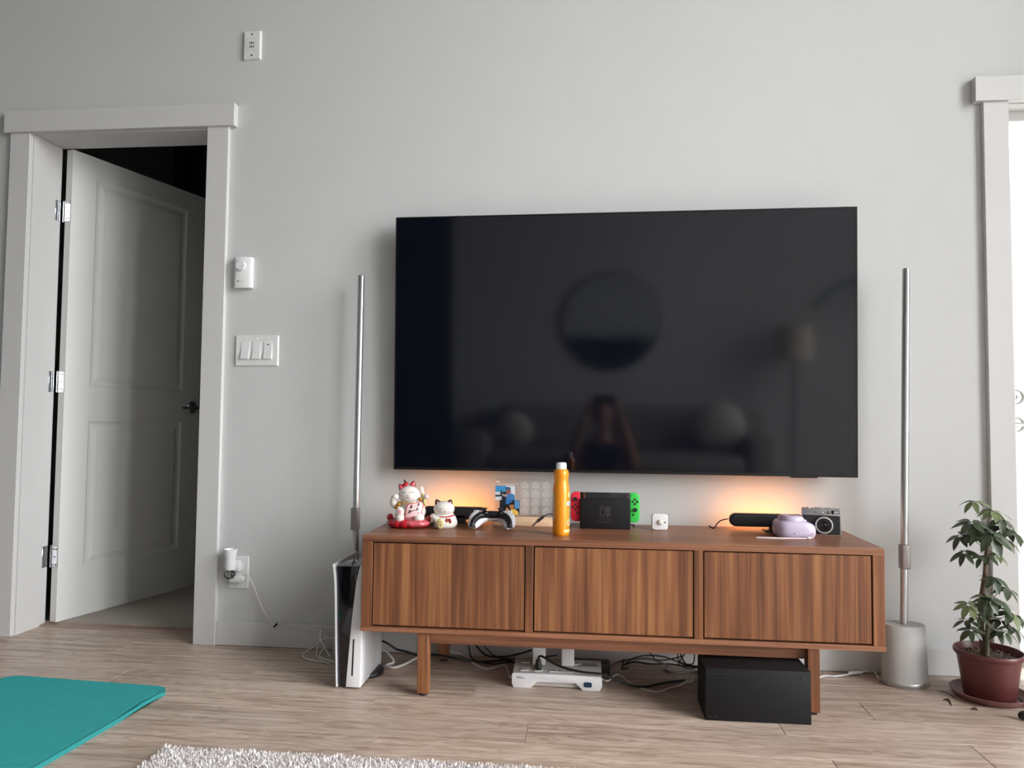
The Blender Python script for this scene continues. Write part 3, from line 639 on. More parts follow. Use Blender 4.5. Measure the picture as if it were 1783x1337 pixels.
# bib: a curved cloth panel in front of the belly
def bib(mb, x0, x1, z0, z1, off, n=10, k=8):
    vs = []; fs = []
    for j in range(k+1):
        for i in range(n+1):
            u = x0+(x1-x0)*i/n; w = z0+(z1-z0)*j/k
            X = u*math.cos(0.2)-(w-0.06)*math.sin(-0.2); Z = 0.06+(w-0.06)*math.cos(0.2)+u*math.sin(0.2)
            q = 1-((X-0.006)/0.056)**2-((Z-0.056)/0.046)**2
            vs.append((X, 0.002-0.043*math.sqrt(max(q, 0.03))-off, Z))
    for j in range(k):
        for i in range(n): fs.append((j*(n+1)+i, j*(n+1)+i+1, (j+1)*(n+1)+i+1, (j+1)*(n+1)+i))
    o = len(vs); vs2 = [(a, b_+0.0012, c) for a, b_, c in vs]; e = []
    for j in range(k):
        for i in range(n): fs.append((o+j*(n+1)+i, o+(j+1)*(n+1)+i, o+(j+1)*(n+1)+i+1, o+j*(n+1)+i+1))
    return mb.add(vs+vs2, fs)
bb = bib(MB(), -0.0095, 0.0500, 0.034, 0.0835, 0.0030).build('bib', pm('rose_glaze_border', (206, 60, 84), 0.3, var=0.1), c1)
bib(MB(), -0.0065, 0.0470, 0.0365, 0.0815, 0.0040).build('bib_field', pm('pink_white_glaze', (240, 200, 202), 0.3, var=0.12, scale=60), bb)
def bib_pt(u, w, off=0.0048):
    u += 0.0115
    X = u*math.cos(0.2)-(w-0.06)*math.sin(-0.2); Z = 0.06+(w-0.06)*math.cos(0.2)+u*math.sin(0.2)
    q = 1-((X-0.006)/0.056)**2-((Z-0.056)/0.046)**2
    return (X, 0.002-0.043*math.sqrt(max(q, 0.03))-off, Z)
strokes = [[(-0.007, 0.0760), (-0.001, 0.0768)], [(-0.004, 0.0785), (-0.0045, 0.0735)], [(-0.008, 0.0722), (0.0005, 0.0733)], [(-0.003, 0.0722), (-0.007, 0.0672)], [(-0.003, 0.0722), (0.001, 0.0675)], [(0.009, 0.0732), (0.010, 0.0715)],
           [(0.016, 0.0772), (0.023, 0.0780)], [(0.016, 0.0735), (0.0235, 0.0745)], [(0.0185, 0.0795), (0.0215, 0.0695)], [(0.017, 0.0700), (0.021, 0.0672)],
           [(-0.010, 0.0585), (-0.002, 0.0597)], [(-0.006, 0.0625), (-0.0075, 0.0535), (-0.011, 0.0505)], [(-0.002, 0.0597), (-0.003, 0.0510)], [(0.000, 0.0600), (0.002, 0.0560)],
           [(0.004, 0.0575), (0.010, 0.0592), (0.0125, 0.0580)], [(0.015, 0.0625), (0.0225, 0.0635)], [(0.0195, 0.0655), (0.018, 0.0545)], [(0.0225, 0.0600), (0.0250, 0.0545)], [(0.015, 0.0580), (0.0225, 0.0590)]]
for s_ in strokes: MB().tube([bib_pt(*q) for q in s_], 0.0011, 6).build('brush_stroke', M_ink, bb)
MB().ell(bib_pt(0.026, 0.0455), (0.0024, 0.0008, 0.0024), 10, 6).build('flower', M_gold, bb)

# --- small lucky cat
c2 = thing('lucky_cat', (-0.5775, -0.225, ZT), 'small white ceramic lucky cat with black ears and a gold coin', 'cat figurine', 0.10)
MB().lathe([(0.0, 0.0), (0.040, 0.0), (0.0475, 0.010), (0.0480, 0.022), (0.0430, 0.036), (0.0330, 0.050), (0.0, 0.058)], 32, sy=0.78).build('body', M_glaze, c2, ang=60)
h2 = MB().ell((0.0015, -0.004, 0.0645), (0.0365, 0.0315, 0.0275), 28, 18).build('head', M_glaze, c2)
for x, a in ((-0.0205, -0.45), (0.0205, 0.40)):
    er = MB().lathe([(0.0, -0.006), (0.0135, -0.005), (0.0085, 0.006), (0.0025, 0.0130), (0.0, 0.0135)], 16, sy=0.62, M=Matrix.Translation((x, -0.004, 0.0845)) @ Ry(a)).build('ear', M_ink, c2)
    MB().lathe([(0.0, -0.004), (0.0062, -0.0035), (0.004, 0.003), (0.0, 0.008)], 12, sy=0.5, M=Matrix.Translation((x+0.0015, -0.0110, 0.0842)) @ Ry(a)).build('inner_ear', M_pink, er)
def on_h2(x, z):
    q = 1-(x/0.0365)**2-(z/0.0275)**2; return (0.0015+x, -0.004-0.0318*math.sqrt(max(q, 0.02)), 0.0645+z)
for sx_ in (-1, 1): curve_mark([on_h2(0.005+sx_*0.0125+0.005*t, 0.0035-0.0018*t*t) for t in (-1, -0.5, 0, 0.5, 1)], 0.0006).build('eye', M_ink, h2)
curve_mark([on_h2(0.005+0.004*t, -0.006-0.0016*abs(math.sin(PI*t))) for t in (-1, -0.75, -0.5, -0.25, 0, 0.25, 0.5, 0.75, 1)], 0.0005).build('mouth', M_ink, h2)
MB().ell(on_h2(0.005, -0.002), (0.002, 0.0012, 0.0014), 10, 6).build('nose', M_pink, h2)
for sx_ in (-1, 1):
    for z in (-0.004, -0.008): curve_mark([on_h2(0.005+sx_*0.012, z), on_h2(0.005+sx_*0.024, z-0.001)], 0.0003, 5).build('whisker', M_ink, h2)
cl = MB()
for k in range(25):
    a = PI*1.05+PI*0.9*k/24; cl.ell((0.0035+0.0325*math.cos(a), -0.002+0.0285*math.sin(a), 0.0415+0.002*math.cos(a*2)), 0.0027, 8, 6)
cl.build('red_collar', M_red, c2)
for sx_ in (-1, 1): MB().ell((0.019+sx_*0.006, -0.0335, 0.0275), (0.0055, 0.003, 0.0095), 12, 8, M=Ry(sx_*-0.3).to_3x3()).build('bow', pm('red_brown_glaze', (166, 58, 46), 0.3), c2)
MB().tube(smooth_path([(-0.036, -0.010, 0.040), (-0.032, -0.026, 0.037), (-0.018, -0.034, 0.030)], 5), 0.0098, 12).build('arm', M_glaze, c2)
kb = MB().ell((-0.008, -0.0385, 0.0185), (0.0120, 0.0032, 0.0180), 20, 12, M=Ry(-0.08).to_3x3()).build('gold_coin', pm('pale_gold_glaze', (218, 200, 140), 0.3, var=0.06), c2)
for q in ([(-0.012, 0.027), (-0.012, 0.021)], [(-0.012, 0.018), (-0.012, 0.010)], [(-0.005, 0.027), (-0.004, 0.021)], [(-0.0055, 0.0175), (-0.0055, 0.010)], [(-0.0138, 0.024), (-0.0098, 0.024)], [(-0.0075, 0.0145), (-0.0030, 0.0145)]):
    MB().tube([(q[0][0], -0.0418, q[0][1]), (q[1][0], -0.0418, q[1][1])], 0.0006, 5).build('brush_stroke', M_ink, kb)
MB().ell((-0.0335, -0.0270, 0.0150), (0.0074, 0.0062, 0.0080), 14, 10).build('black_spot', M_ink, c2)

# --- game controller, grips towards the room
gc = thing('game_controller', (-0.4085, -0.222, ZT), 'white and black wireless game controller resting on its grips', 'game controller', 0.03)
def sym(pts): return pts+[(-x, y, z) for x, y, z in reversed(pts)]
half = [(-0.0635, -0.034, 0.0135), (-0.0660, -0.022, 0.0190), (-0.0645, -0.006, 0.0280), (-0.058, 0.010, 0.0370), (-0.042, 0.022, 0.0385), (-0.022, 0.026, 0.0375), (0.0, 0.027, 0.0370)]
path = smooth_path(half+[(-x, y, z) for x, y, z in reversed(half[:-1])], 5)
n_ = len(path); rad = []
for k in range(n_):
    t = abs(k/(n_-1)*2-1); rad.append(0.0155+0.0035*math.sin(PI*min(1, t*1.2))-0.0050*max(0, t-0.88)/0.12)
_sh = MB().tube(path, rad, 18, flat=1.0)
for s in (-1, 1): _sh.tube(smooth_path([(s*0.0600, -0.036, 0.0120), (s*0.0520, -0.022, 0.0160), (s*0.0380, 0.004, 0.0260), (s*0.020, 0.016, 0.0320)], 4), [0.0095, 0.0105, 0.011, 0.0115, 0.012, 0.012, 0.012, 0.012, 0.0115, 0.011, 0.0105, 0.010, 0.0095], 14)
_sh.build('shell', M_white_gloss, gc, ang=60)
# black centre: saddle between the sticks, running down the inside of each grip to its tip
bh = [(-0.0640, -0.0435, 0.0105), (-0.0635, -0.0400, 0.0195), (-0.0585, -0.0265, 0.0320), (-0.0450, -0.006, 0.0430), (-0.024, 0.006, 0.0465), (0.0, 0.008, 0.0465)]
bp_ = smooth_path(bh+[(-x, y, z) for x, y, z in reversed(bh[:-1])], 5); n_ = len(bp_); rad = []
for k in range(n_):
    t = abs(k/(n_-1)*2-1); rad.append(0.0125-0.0042*t+0.0020*max(0, t-0.88)/0.12)
MB().tube(bp_, rad, 16).build('centre_panel', M_black, gc, ang=60)
for x in (-0.026, 0.026):
    st = MB().ell((x, 0.004, 0.0520), (0.0145, 0.0135, 0.0090), 20, 10).build('stick_base', M_black_gloss, gc)
    cyl(MB(), (x, 0.004, 0.057), (x, 0.004, 0.066), 0.0042, 14).build('stick_stem', M_black, st)
    MB().lathe([(0.0, 0.0), (0.0070, 0.0), (0.0090, 0.0015), (0.0090, 0.0030), (0.0075, 0.0040), (0.0, 0.0032)], 22, c=(x, 0.004, 0.0655)).build('stick_cap', M_black, st)
MB().box((-0.030, 0.018, 0.052), (0.030, 0.042, 0.0565)).build('touchpad', M_white_gloss, gc, bevel=0.003, seg=3)
for x in (-0.054, 0.054):
    for dx, dy in ((0.009, 0), (-0.009, 0), (0, 0.009), (0, -0.009)): cyl(MB(), (x+dx, 0.022+dy, 0.050), (x+dx, 0.022+dy, 0.0590), 0.0042, 12).build('button', M_white, gc)
    MB().box((x-0.017, 0.036, 0.026), (x+0.017, 0.048, 0.046)).build('shoulder_button', M_black, gc, bevel=0.005, seg=3)

# --- light bars with their glow towards the wall
M_glow = emit('warm_light_strip', (255, 158, 64), 18.5)
def light_bar(loc, rz, label, length, foot_x):
    t = thing('light_bar', loc, label, 'light bar', rz, 'light bars glowing against the wall')
    MB().rrect(-length/2, length/2, 0.0135, 0.0585, 0.0220, -0.016, 0.017, 8).build('housing', M_black, t, bevel=0.007, seg=4, ang=60)
    MB().rrect(-length/2+0.006, length/2-0.006, 0.0185, 0.0540, 0.0172, 0.0165, 0.0215).build('light_strip', M_glow, t)
    MB().box((foot_x-0.022, -0.016, 0.004), (foot_x+0.022, 0.012, 0.030)).build('foot', M_black, t, bevel=0.002)
    MB().box((foot_x-0.04, -0.030, 0.0), (foot_x+0.035, 0.028, 0.004)).build('base_plate', M_black, t, bevel=0.001)
    return t
light_bar((-0.560, -0.108, ZT), 0.0, 'black light bar glowing orange behind the two lucky cats', 0.235, 0.02)
lb = light_bar((0.532, -0.115, ZT), 0.0, 'black light bar glowing orange behind the lilac camera', 0.252, 0.03)
tag(MB().tube(smooth_path([(0.402, -0.113, 0.537), (0.392, -0.110, 0.535), (0.378, -0.108, 0.530), (0.366, -0.104, 0.518), (0.360, -0.100, 0.506), (0.357, -0.094, 0.5022), (0.352, -0.070, 0.5022), (0.349, -0.040, 0.5022)]), 0.0020, 8).build('light_bar_cable', M_cable_b), 'thin black cable curving down from the light bar end', 'cable')

# --- clear calendar on a wooden stand with two photo prints
ca = thing('desk_calendar', (-0.3045, -0.1240, ZT), 'clear year calendar standing in a pale wooden base with photo prints', 'calendar')
MB().box((-0.112, -0.020, 0.0), (0.106, 0.020, 0.031)).build('wooden_base', grain('pale_beech', [(206, 168, 132), (224, 190, 156), (234, 204, 172)], 0, 0.5, 40, 3.0, 0.03), ca, bevel=0.0015)
MB().box((-0.106, -0.0016, 0.029), (0.100, 0.0016, 0.166)).build('acrylic_sheet', thin_glass('clear_acrylic', (0.97, 0.96, 0.95), 0.2), ca, smooth=False)
M_pw = pm('white_print', (244, 240, 236), 0.6)
def months(col, rw):
    x0 = -0.014+col*0.0385; z0 = 0.152-rw*0.0300; m = MB()
    m.box((x0+0.007, -0.0024, z0), (x0+0.019, -0.0018, z0+0.0016)).box((x0, -0.0024, z0-0.0042), (x0+0.026, -0.0018, z0-0.0036))
    for q in range(7): 
        for w in range(5): m.box((x0+q*0.0040, -0.0024, z0-0.0078-w*0.0034), (x0+0.0017+q*0.0040, -0.0018, z0-0.0062-w*0.0034))
    return m
for rw in range(4):
    for col in range(3): months(col, rw).build('month_print', M_pw, ca, smooth=False)
MB().box((-0.104, -0.0024, 0.150), (-0.092, -0.0018, 0.155)).build('year_print', M_pw, ca, smooth=False)
for k in range(12): MB().box((-0.098+k*0.0062, -0.0024, 0.1435), (-0.098+k*0.0062+0.0048, -0.0018, 0.1452)).build('verse_print', M_pw, ca, smooth=False)
for k in range(5): MB().box((-0.070+k*0.0062, -0.0024, 0.1395), (-0.070+k*0.0062+0.0048, -0.0018, 0.1410)).build('verse_print', M_pw, ca, smooth=False)
def flat(poly, col, name, parent, y, nm='print_area'):
    return MB().prism(poly, y, y+0.0003, 'y').build(nm, pm(name, col, 0.35, var=0.08, scale=300), parent, smooth=False)
def disc(cx, cz, rx, rz_, n=14): return [(cx+rx*math.cos(2*PI*k/n), cz+rz_*math.sin(2*PI*k/n)) for k in range(n)]
ph = flat([(-0.106, 0.087), (-0.036, 0.087), (-0.036, 0.138), (-0.106, 0.138)], (226, 232, 238), 'print_snow', ca, -0.0030, 'photo_print'); y_ = -0.0034
flat([(-0.106, 0.116), (-0.066, 0.120), (-0.066, 0.138), (-0.106, 0.138)], (66, 158, 214), 'print_sky', ph, y_)
flat([(-0.106, 0.099), (-0.080, 0.101), (-0.080, 0.106), (-0.106, 0.106)], (60, 62, 68), 'print_dark_ridge', ph, y_)
flat([(-0.082, 0.087), (-0.036, 0.087), (-0.037, 0.106), (-0.048, 0.112), (-0.066, 0.108), (-0.080, 0.100)], (74, 136, 196), 'print_blue_jacket', ph, y_-0.0002)
flat([(-0.082, 0.087), (-0.068, 0.087), (-0.066, 0.100), (-0.076, 0.105), (-0.084, 0.098)], (38, 42, 58), 'print_navy_coat', ph, y_-0.0004)
flat(disc(-0.0585, 0.118, 0.0085, 0.0095), (176, 92, 84), 'print_ruddy_face', ph, y_-0.0004)
flat(disc(-0.0600, 0.1275, 0.0098, 0.0075), (92, 104, 132), 'print_blue_hat', ph, y_-0.0006)
flat(disc(-0.0710, 0.107, 0.0068, 0.0075), (206, 170, 160), 'print_pale_face', ph, y_-0.0006)
flat(disc(-0.0730, 0.1130, 0.0085, 0.0060), (40, 66, 82), 'print_teal_hat', ph, y_-0.0008)
flat([(-0.087, 0.102), (-0.081, 0.110), (-0.083, 0.122), (-0.088, 0.120)], (30, 34, 44), 'print_glove', ph, y_-0.0006)
ph = flat([(-0.090, 0.036), (-0.019, 0.036), (-0.019, 0.088), (-0.090, 0.088)], (36, 38, 52), 'print_dark_bus', ca, -0.0044, 'photo_print'); y_ = -0.0048
flat([(-0.036, 0.060), (-0.020, 0.058), (-0.020, 0.087), (-0.037, 0.087)], (92, 156, 214), 'print_window_blue', ph, y_)
flat([(-0.068, 0.074), (-0.050, 0.074), (-0.044, 0.087), (-0.068, 0.087)], (54, 134, 204), 'print_seat_blue', ph, y_)
flat([(-0.056, 0.036), (-0.021, 0.036), (-0.024, 0.048), (-0.036, 0.058), (-0.050, 0.056)], (232, 196, 92), 'print_yellow_shirt', ph, y_-0.0002)
flat(disc(-0.0465, 0.0670, 0.0080, 0.0100), (196, 132, 84), 'print_tan_face', ph, y_-0.0004)
flat(disc(-0.0470, 0.0760, 0.0085, 0.0042), (40, 30, 26), 'print_short_hair', ph, y_-0.0006)
flat(disc(-0.0630, 0.0530, 0.0105, 0.0165), (30, 22, 22), 'print_long_hair', ph, y_-0.0006)
flat(disc(-0.0625, 0.0530, 0.0062, 0.0085), (214, 146, 100), 'print_face', ph, y_-0.0008)
flat([(-0.086, 0.036), (-0.072, 0.036), (-0.070, 0.044), (-0.082, 0.047)], (238, 208, 176), 'print_cream_sleeve', ph, y_-0.0006)

# --- cable with a plug end lying beside the calendar
uc = thing('usb_cable', (-0.2470, -0.176, ZT), 'grey flat usb cable end propped against the orange spray can', 'cable')
MB().tube([(-0.028, 0.012, 0.0030), (-0.012, 0.006, 0.0185)], 0.0042, 4, flat=0.45).build('strap', pm('taupe_webbing', (150, 132, 120), 0.7), uc)
MB().tube([(-0.012, 0.006, 0.0185), (-0.0085, 0.005, 0.0225)], 0.0060, 4, flat=0.6).build('plug_tip', M_silver, uc)
MB().tube([(-0.0085, 0.005, 0.0225), (0.014, -0.002, 0.0400)], [0.0078, 0.0058], 4, flat=0.6).build('plug_body', pm('slate_plastic', (70, 66, 66), 0.45), uc)
MB().tube(smooth_path([(0.014, -0.002, 0.0400), (0.028, -0.002, 0.0480), (0.044, 0.010, 0.0440), (0.060, 0.040, 0.018), (0.066, 0.055, 0.0025), (0.060, 0.090, 0.0025)]), 0.0018, 8).build('lead', M_cable_b, uc)

# --- orange spray can
can = thing('spray_can', (-0.1690, -0.318, ZT), 'orange spray can with a white cap on the bench', 'spray can', -0.1)
M_orange = pm('orange_can_paint', (240, 150, 24), 0.28, 0.15, var=0.03, scale=30, coat=0.3)
prof = [(0.0, 0.0), (0.0255, 0.0), (0.0272, 0.003), (0.0275, 0.010), (0.0275, 0.158), (0.0262, 0.176), (0.0238, 0.188), (0.0232, 0.198), (0.0240, 0.210), (0.0250, 0.219), (0.0246, 0.228), (0.0215, 0.236), (0.0180, 0.239), (0.0, 0.239)]
MB().lathe(prof, 36).build('can_body', M_orange, can)
MB().lathe([(0.0, 0.239), (0.0175, 0.2385), (0.0172, 0.256), (0.0150, 0.2625), (0.0, 0.2640)], 28).build('cap', M_white_gloss, can)
def wrap(mb, a0, a1, z0, z1, r, n=10):
    vs = []; fs = []
    for i in range(n+1):
        a = a0+(a1-a0)*i/n
        for rr_ in (r, r-0.0006):
            for z in (z0, z1): vs.append((rr_*math.cos(a), rr_*math.sin(a), z))
    for i in range(n):
        p, q = i*4, i*4+4; fs += [(p, q, q+1, p+1), (p+2, p+3, q+3, q+2), (p, p+2, q+2, q), (p+1, q+1, q+3, p+3)]
    fs += [(0, 1, 3, 2), (n*4, n*4+2, n*4+3, n*4+1)]
    return mb.add(vs, fs)
R_ = 0.0277
wrap(MB(), PI*0.98, PI*1.24, 0.050, 0.150, R_).build('small_print_panel', pm('grey_print_panel', (196, 184, 168), 0.4, var=0.35, scale=420), can)
tg = wrap(MB(), PI*1.78, PI*1.98, 0.108, 0.122, R_).build('label_tag', M_pw, can)
wrap(MB(), PI*1.84, PI*1.90, 0.111, 0.119, R_+0.0003).build('label_mark', pm('blue_print', (70, 130, 200), 0.4), tg)
for k in range(7): wrap(MB(), PI*1.80, PI*(1.93+0.03*(k % 2)), 0.062+k*0.0058, 0.0634+k*0.0058, R_, 6).build('text_line', pm('pale_orange_print', (250, 196, 96), 0.4), can)
m = MB()
for k in range(20):
    a, b2 = 2*PI*k/20, 2*PI*(k+1)/20
    ang = lambda t: PI*1.89+0.30*math.cos(t)
    P_ = lambda t: ((R_+0.0002)*math.cos(ang(t)), (R_+0.0002)*math.sin(ang(t)), 0.046+0.0105*math.sin(t))
    m.tube([P_(a), P_(b2)], 0.0011, 6)
m.build('ring_logo', M_pw, can)
wrap(MB(), PI*1.66, PI*2.02, 0.012, 0.022, R_).build('lower_band', pm('cream_print', (246, 210, 140), 0.4, var=0.2, scale=200), can)
wrap(MB(), PI*1.85, PI*2.0, 0.138, 0.155, R_).build('upper_mark', pm('cream_print', (246, 210, 140), 0.4), can)

for _c in list(can.children): _c.data.transform(Matrix.Diagonal((1, 1, 0.896, 1)))
for _c in list(tg.children): _c.data.transform(Matrix.Diagonal((1, 1, 0.896, 1)))

# --- dock with the handheld console in it
dk = thing('console_dock', (-0.0225, -0.1435, ZT), 'black console dock standing on the bench between red and green controllers', 'console dock', -0.0)
MB().box((-0.0865, -0.0265, 0.0), (0.0865, -0.0125, 0.104)).build('front_shell', M_black_soft, dk, bevel=0.003, seg=3)
MB().box((-0.0865, 0.0045, 0.0), (0.0865, 0.0265, 0.104)).build('rear_shell', M_black_soft, dk, bevel=0.003, seg=3)
MB().box((-0.0860, -0.0130, 0.0), (0.0860, 0.0050, 0.0255)).build('floor_block', M_black, dk, smooth=False)
M_em = pm('embossed_grey', (62, 58, 58), 0.35)
YD = -0.0270
outer = rr(-0.0185, -0.0010, 0.042, 0.079, 0.008, 5); inner = rr(-0.0155, -0.0040, 0.045, 0.076, 0.006, 5)
vs = [(x, YD, z) for x, z in outer]+[(x, YD, z) for x, z in inner]; n_ = len(outer)
MB().add(vs, [(i, (i+1) % n_, n_+(i+1) % n_, n_+i) for i in range(n_)]).build('logo_outline', M_em, dk, smooth=False)
MB().prism(disc(-0.0100, 0.0690, 0.0030, 0.0030), YD-0.0003, YD+0.0003, 'y').build('logo_dot', M_em, dk, smooth=False)
lg = MB().rrect(0.0020, 0.0175, 0.042, 0.079, 0.008, YD-0.0003, YD+0.0005).build('logo_block', M_em, dk, smooth=False)
MB().prism(disc(0.0100, 0.0580, 0.0032, 0.0032), YD-0.0006, YD, 'y').build('logo_dot', M_black, lg, smooth=False)
text_part('NINTENDO', 0.0085, M_em, dk, Matrix.Translation((0, YD, 0.0345)) @ TOFRONT)
text_part('SWITCH', 0.0145, M_em, dk, Matrix.Translation((0, YD, 0.0235)) @ TOFRONT)
hc = thing('handheld_console', (-0.0225, -0.1475, ZT+0.0255), 'handheld console with one red and one green controller sitting in the dock', 'handheld console')
MB().box((-0.0865, -0.0068, 0.0), (0.0865, 0.0068, 0.098)).build('screen_body', M_black_gloss, hc, bevel=0.002)
M_jr = pm('neon_red_plastic', (226, 40, 64), 0.42, var=0.02); M_jg = pm('neon_green_plastic', (64, 206, 84), 0.42, var=0.02)
def joycon(s, mat, label):
    z0, z1, r = -0.003, 0.099, 0.017; xi, xo = 0.0860, 0.1190
    poly = [(xi, z0)]
    for k in range(7): a = -PI/2+PI/2*k/6; poly.append((xo-r+r*math.cos(a), z0+r+r*math.sin(a)))
    for k in range(7): a = PI/2*k/6; poly.append((xo-r+r*math.cos(a), z1-r+r*math.sin(a)))
    poly.append((xi, z1)); poly = [(s*x, z) for x, z in poly]
    j = MB().prism(poly, -0.0072, 0.0072, 'y').build('controller', mat, hc, bevel=0.0022, seg=3); j['label'] = label
    cx = s*0.1030; zs_, zb = (0.0745, 0.0465) if s < 0 else (0.0410, 0.0690)
    q = cyl(MB(), (cx, -0.0072, zs_), (cx, -0.0135, zs_), 0.0045).build('stick', M_black, j)
    MB().lathe([(0.0, 0.0), (0.0066, 0.0), (0.0072, 0.002), (0.0062, 0.0035), (0.0, 0.0025)], 20, M=Matrix.Translation((cx, -0.0118, zs_)) @ Rx(PI/2)).build('stick', M_black, j)
    for dx, dz in ((0.0078, 0), (-0.0078, 0), (0, 0.0078), (0, -0.0078)): cyl(MB(), (cx+dx, -0.0068, zb+dz), (cx+dx, -0.0088, zb+dz), 0.0036, 14).build('button', M_black, j)
    cyl(MB(), (cx-s*0.006, -0.0068, 0.0265 if s < 0 else 0.0235), (cx-s*0.006, -0.0082, 0.0265 if s < 0 else 0.0235), 0.0033, 14).build('button', M_black, j)
    MB().box((cx-s*0.010-0.0028, -0.0080, 0.0893), (cx-s*0.010+0.0028, -0.0068, 0.0906)).build('button', M_black, j, smooth=False)
joycon(-1, M_jr, 'red controller'); joycon(1, M_jg, 'green controller')
tag(MB().tube(smooth_path([(0.0600, -0.122, 0.509), (0.070, -0.118, 0.511), (0.079, -0.108, 0.5065), (0.082, -0.085, 0.5025), (0.080, -0.055, 0.5025)]), 0.0022, 8).build('dock_cable', M_cable_b), 'short black cable leaving the console dock on its green side', 'cable')

# --- motion sensor
ms = thing('motion_sensor', (0.1640, -0.152, ZT), 'small white square motion sensor with a round dome', 'motion sensor')
MB().rrect(-0.0275, 0.0275, 0.0, 0.055, 0.010, -0.013, 0.013).build('body', M_white_gloss, ms, bevel=0.004, seg=3)
MB().ell((0.001, -0.0125, 0.0275), (0.0105, 0.0075, 0.0105), 24, 14).build('lens_dome', pm('pearl_lens', (222, 214, 206), 0.25, var=0.03), ms)
cyl(MB(), (0.0175, -0.0126, 0.0270), (0.0175, -0.0140, 0.0270), 0.0024, 12).build('light_eye', M_hole, ms)

# --- lilac instant camera lying on its back
M_lilac = pm('lilac_plastic', (206, 192, 216), 0.4, var=0.015)
lc = thing('instant_camera', (0.5930, -0.2260, ZT), 'lilac rounded instant camera lying on its back with a wrist strap', 'camera', 0.06)
m = MB(); prof_n = 40; vs = []; fs = []
lay = [(0.0, 0.86), (0.006, 0.96), (0.017, 1.0), (0.034, 1.0), (0.045, 0.97), (0.053, 0.86), (0.056, 0.6)]
for z, k in lay:
    for i in range(prof_n):
        a = 2*PI*i/prof_n; ca_, sa_ = math.cos(a), math.sin(a); e = 2.0/3.4
        x = 0.0640*math.copysign(abs(ca_)**e, ca_)*k; y = 0.052*math.copysign(abs(sa_)**e, sa_)*k
        lift = 1.0 if x < 0.02 else 1.0-0.28*min(1.0, (x-0.02)/0.05)
        vs.append((x, y, z*lift))
for j in range(len(lay)-1):
    for i in range(prof_n): fs.append((j*prof_n+i, j*prof_n+(i+1) % prof_n, (j+1)*prof_n+(i+1) % prof_n, (j+1)*prof_n+i))
fs += [tuple(range(prof_n-1, -1, -1)), tuple((len(lay)-1)*prof_n+i for i in range(prof_n))]
m.add(vs, fs).build('body', M_lilac, lc, ang=60)
ln = MB().lathe([(0.0, 0.036), (0.034, 0.036), (0.039, 0.046), (0.0405, 0.054), (0.0395, 0.062), (0.034, 0.068), (0.022, 0.0700), (0.012, 0.0695), (0.0, 0.0695)], 36, c=(-0.014, -0.004, 0), M=Ry(0.06)).build('lens_barrel', M_lilac, lc)
MB().lathe([(0.0, 0.0), (0.0115, 0.0), (0.0115, 0.0012), (0.0, 0.0008)], 24, c=(-0.0105, -0.004, 0.0700), M=Ry(0.06)).build('lens_glass', M_black_gloss, ln)
for x, z in ((-0.014, 0.016), (0.040, 0.019), (0.049, 0.014)): MB().ell((x, -0.0525+abs(x)*0.03+(0.006 if x > 0.03 else 0), z), (0.0016, 0.0012, 0.0016), 10, 6).build('screw_hole', M_hole, lc)  # raised dots, coloured like the shade inside a screw hole
MB().box((0.026, 0.018, 0.040), (0.048, 0.036, 0.052)).build('viewfinder', pm('pale_lilac_plastic', (222, 214, 228), 0.35), lc, bevel=0.002)
m = MB().tube(smooth_path([(0.043, -0.047, 0.018), (0.045, -0.055, 0.014), (0.042, -0.060, 0.006), (0.034, -0.062, 0.0035)]), 0.0013, 8); sr = m.build('wrist_strap', pm('blush_cord', (236, 216, 214), 0.6), lc)
MB().ell((0.027, -0.062, 0.0042), (0.0085, 0.0050, 0.0042), 14, 10).build('strap_bead', pm('blush_cord', (236, 216, 214), 0.6), sr)
MB().tube(smooth_path([(0.020, -0.0625, 0.0026), (-0.030, -0.067, 0.0026), (-0.085, -0.068, 0.0026), (-0.132, -0.062, 0.0026), (-0.137, -0.058, 0.0026), (-0.130, -0.056, 0.0026), (-0.070, -0.058, 0.0026), (0.000, -0.060, 0.0026), (0.020, -0.0605, 0.0026)]), 0.0021, 8).build('strap_loop', pm('blush_cord', (236, 216, 214), 0.6), sr)

# --- silver and black camera
ec = thing('instant_camera', (0.6965, -0.1720, ZT), 'silver and black retro instant camera standing upright at the bench end', 'camera', -0.24)
CWd, CH, CD = 0.0615, 0.087, 0.018
MB().rrect(-CWd, CWd, 0.0, CH, 0.004, -CD, CD).build('body', M_silver, ec, bevel=0.0012)
M_leather = pm('black_leatherette', (26, 27, 28), 0.6, var=0.2, scale=400, bump=0.6, bscale=900)
MB().box((-CWd+0.003, -CD-0.0010, 0.004), (CWd-0.005, -CD+0.0006, 0.066)).build('leather_front', M_leather, ec, smooth=False)
lr = MB().lathe([(0.0, 0.0), (0.0275, 0.0), (0.0275, 0.0085), (0.0262, 0.0100), (0.0236, 0.0100), (0.0230, 0.0070), (0.0, 0.0070)], 44, M=Matrix.Translation((0.0075, -CD, 0.0345)) @ Rx(PI/2)).build('lens_ring', pm('bright_silver', (238, 238, 238), 0.3, 0.5), ec)
MB().lathe([(0.0, 0.0072), (0.0229, 0.0072), (0.0226, 0.0088), (0.0125, 0.0100), (0.0115, 0.0080), (0.0, 0.0076)], 40, M=Matrix.Translation((0.0075, -CD, 0.0345)) @ Rx(PI/2)).build('lens', M_black, lr)
MB().lathe([(0.0, 0.0078), (0.0075, 0.0078), (0.0050, 0.0094), (0.0, 0.0100)], 28, M=Matrix.Translation((0.0075, -CD, 0.0345)) @ Rx(PI/2)).build('lens_glass', M_black_gloss, lr)
fl = MB().rrect(0.030, 0.055, 0.0715, 0.0835, 0.0025, -CD-0.0012, -CD+0.001).build('flash_frame', M_black, ec)
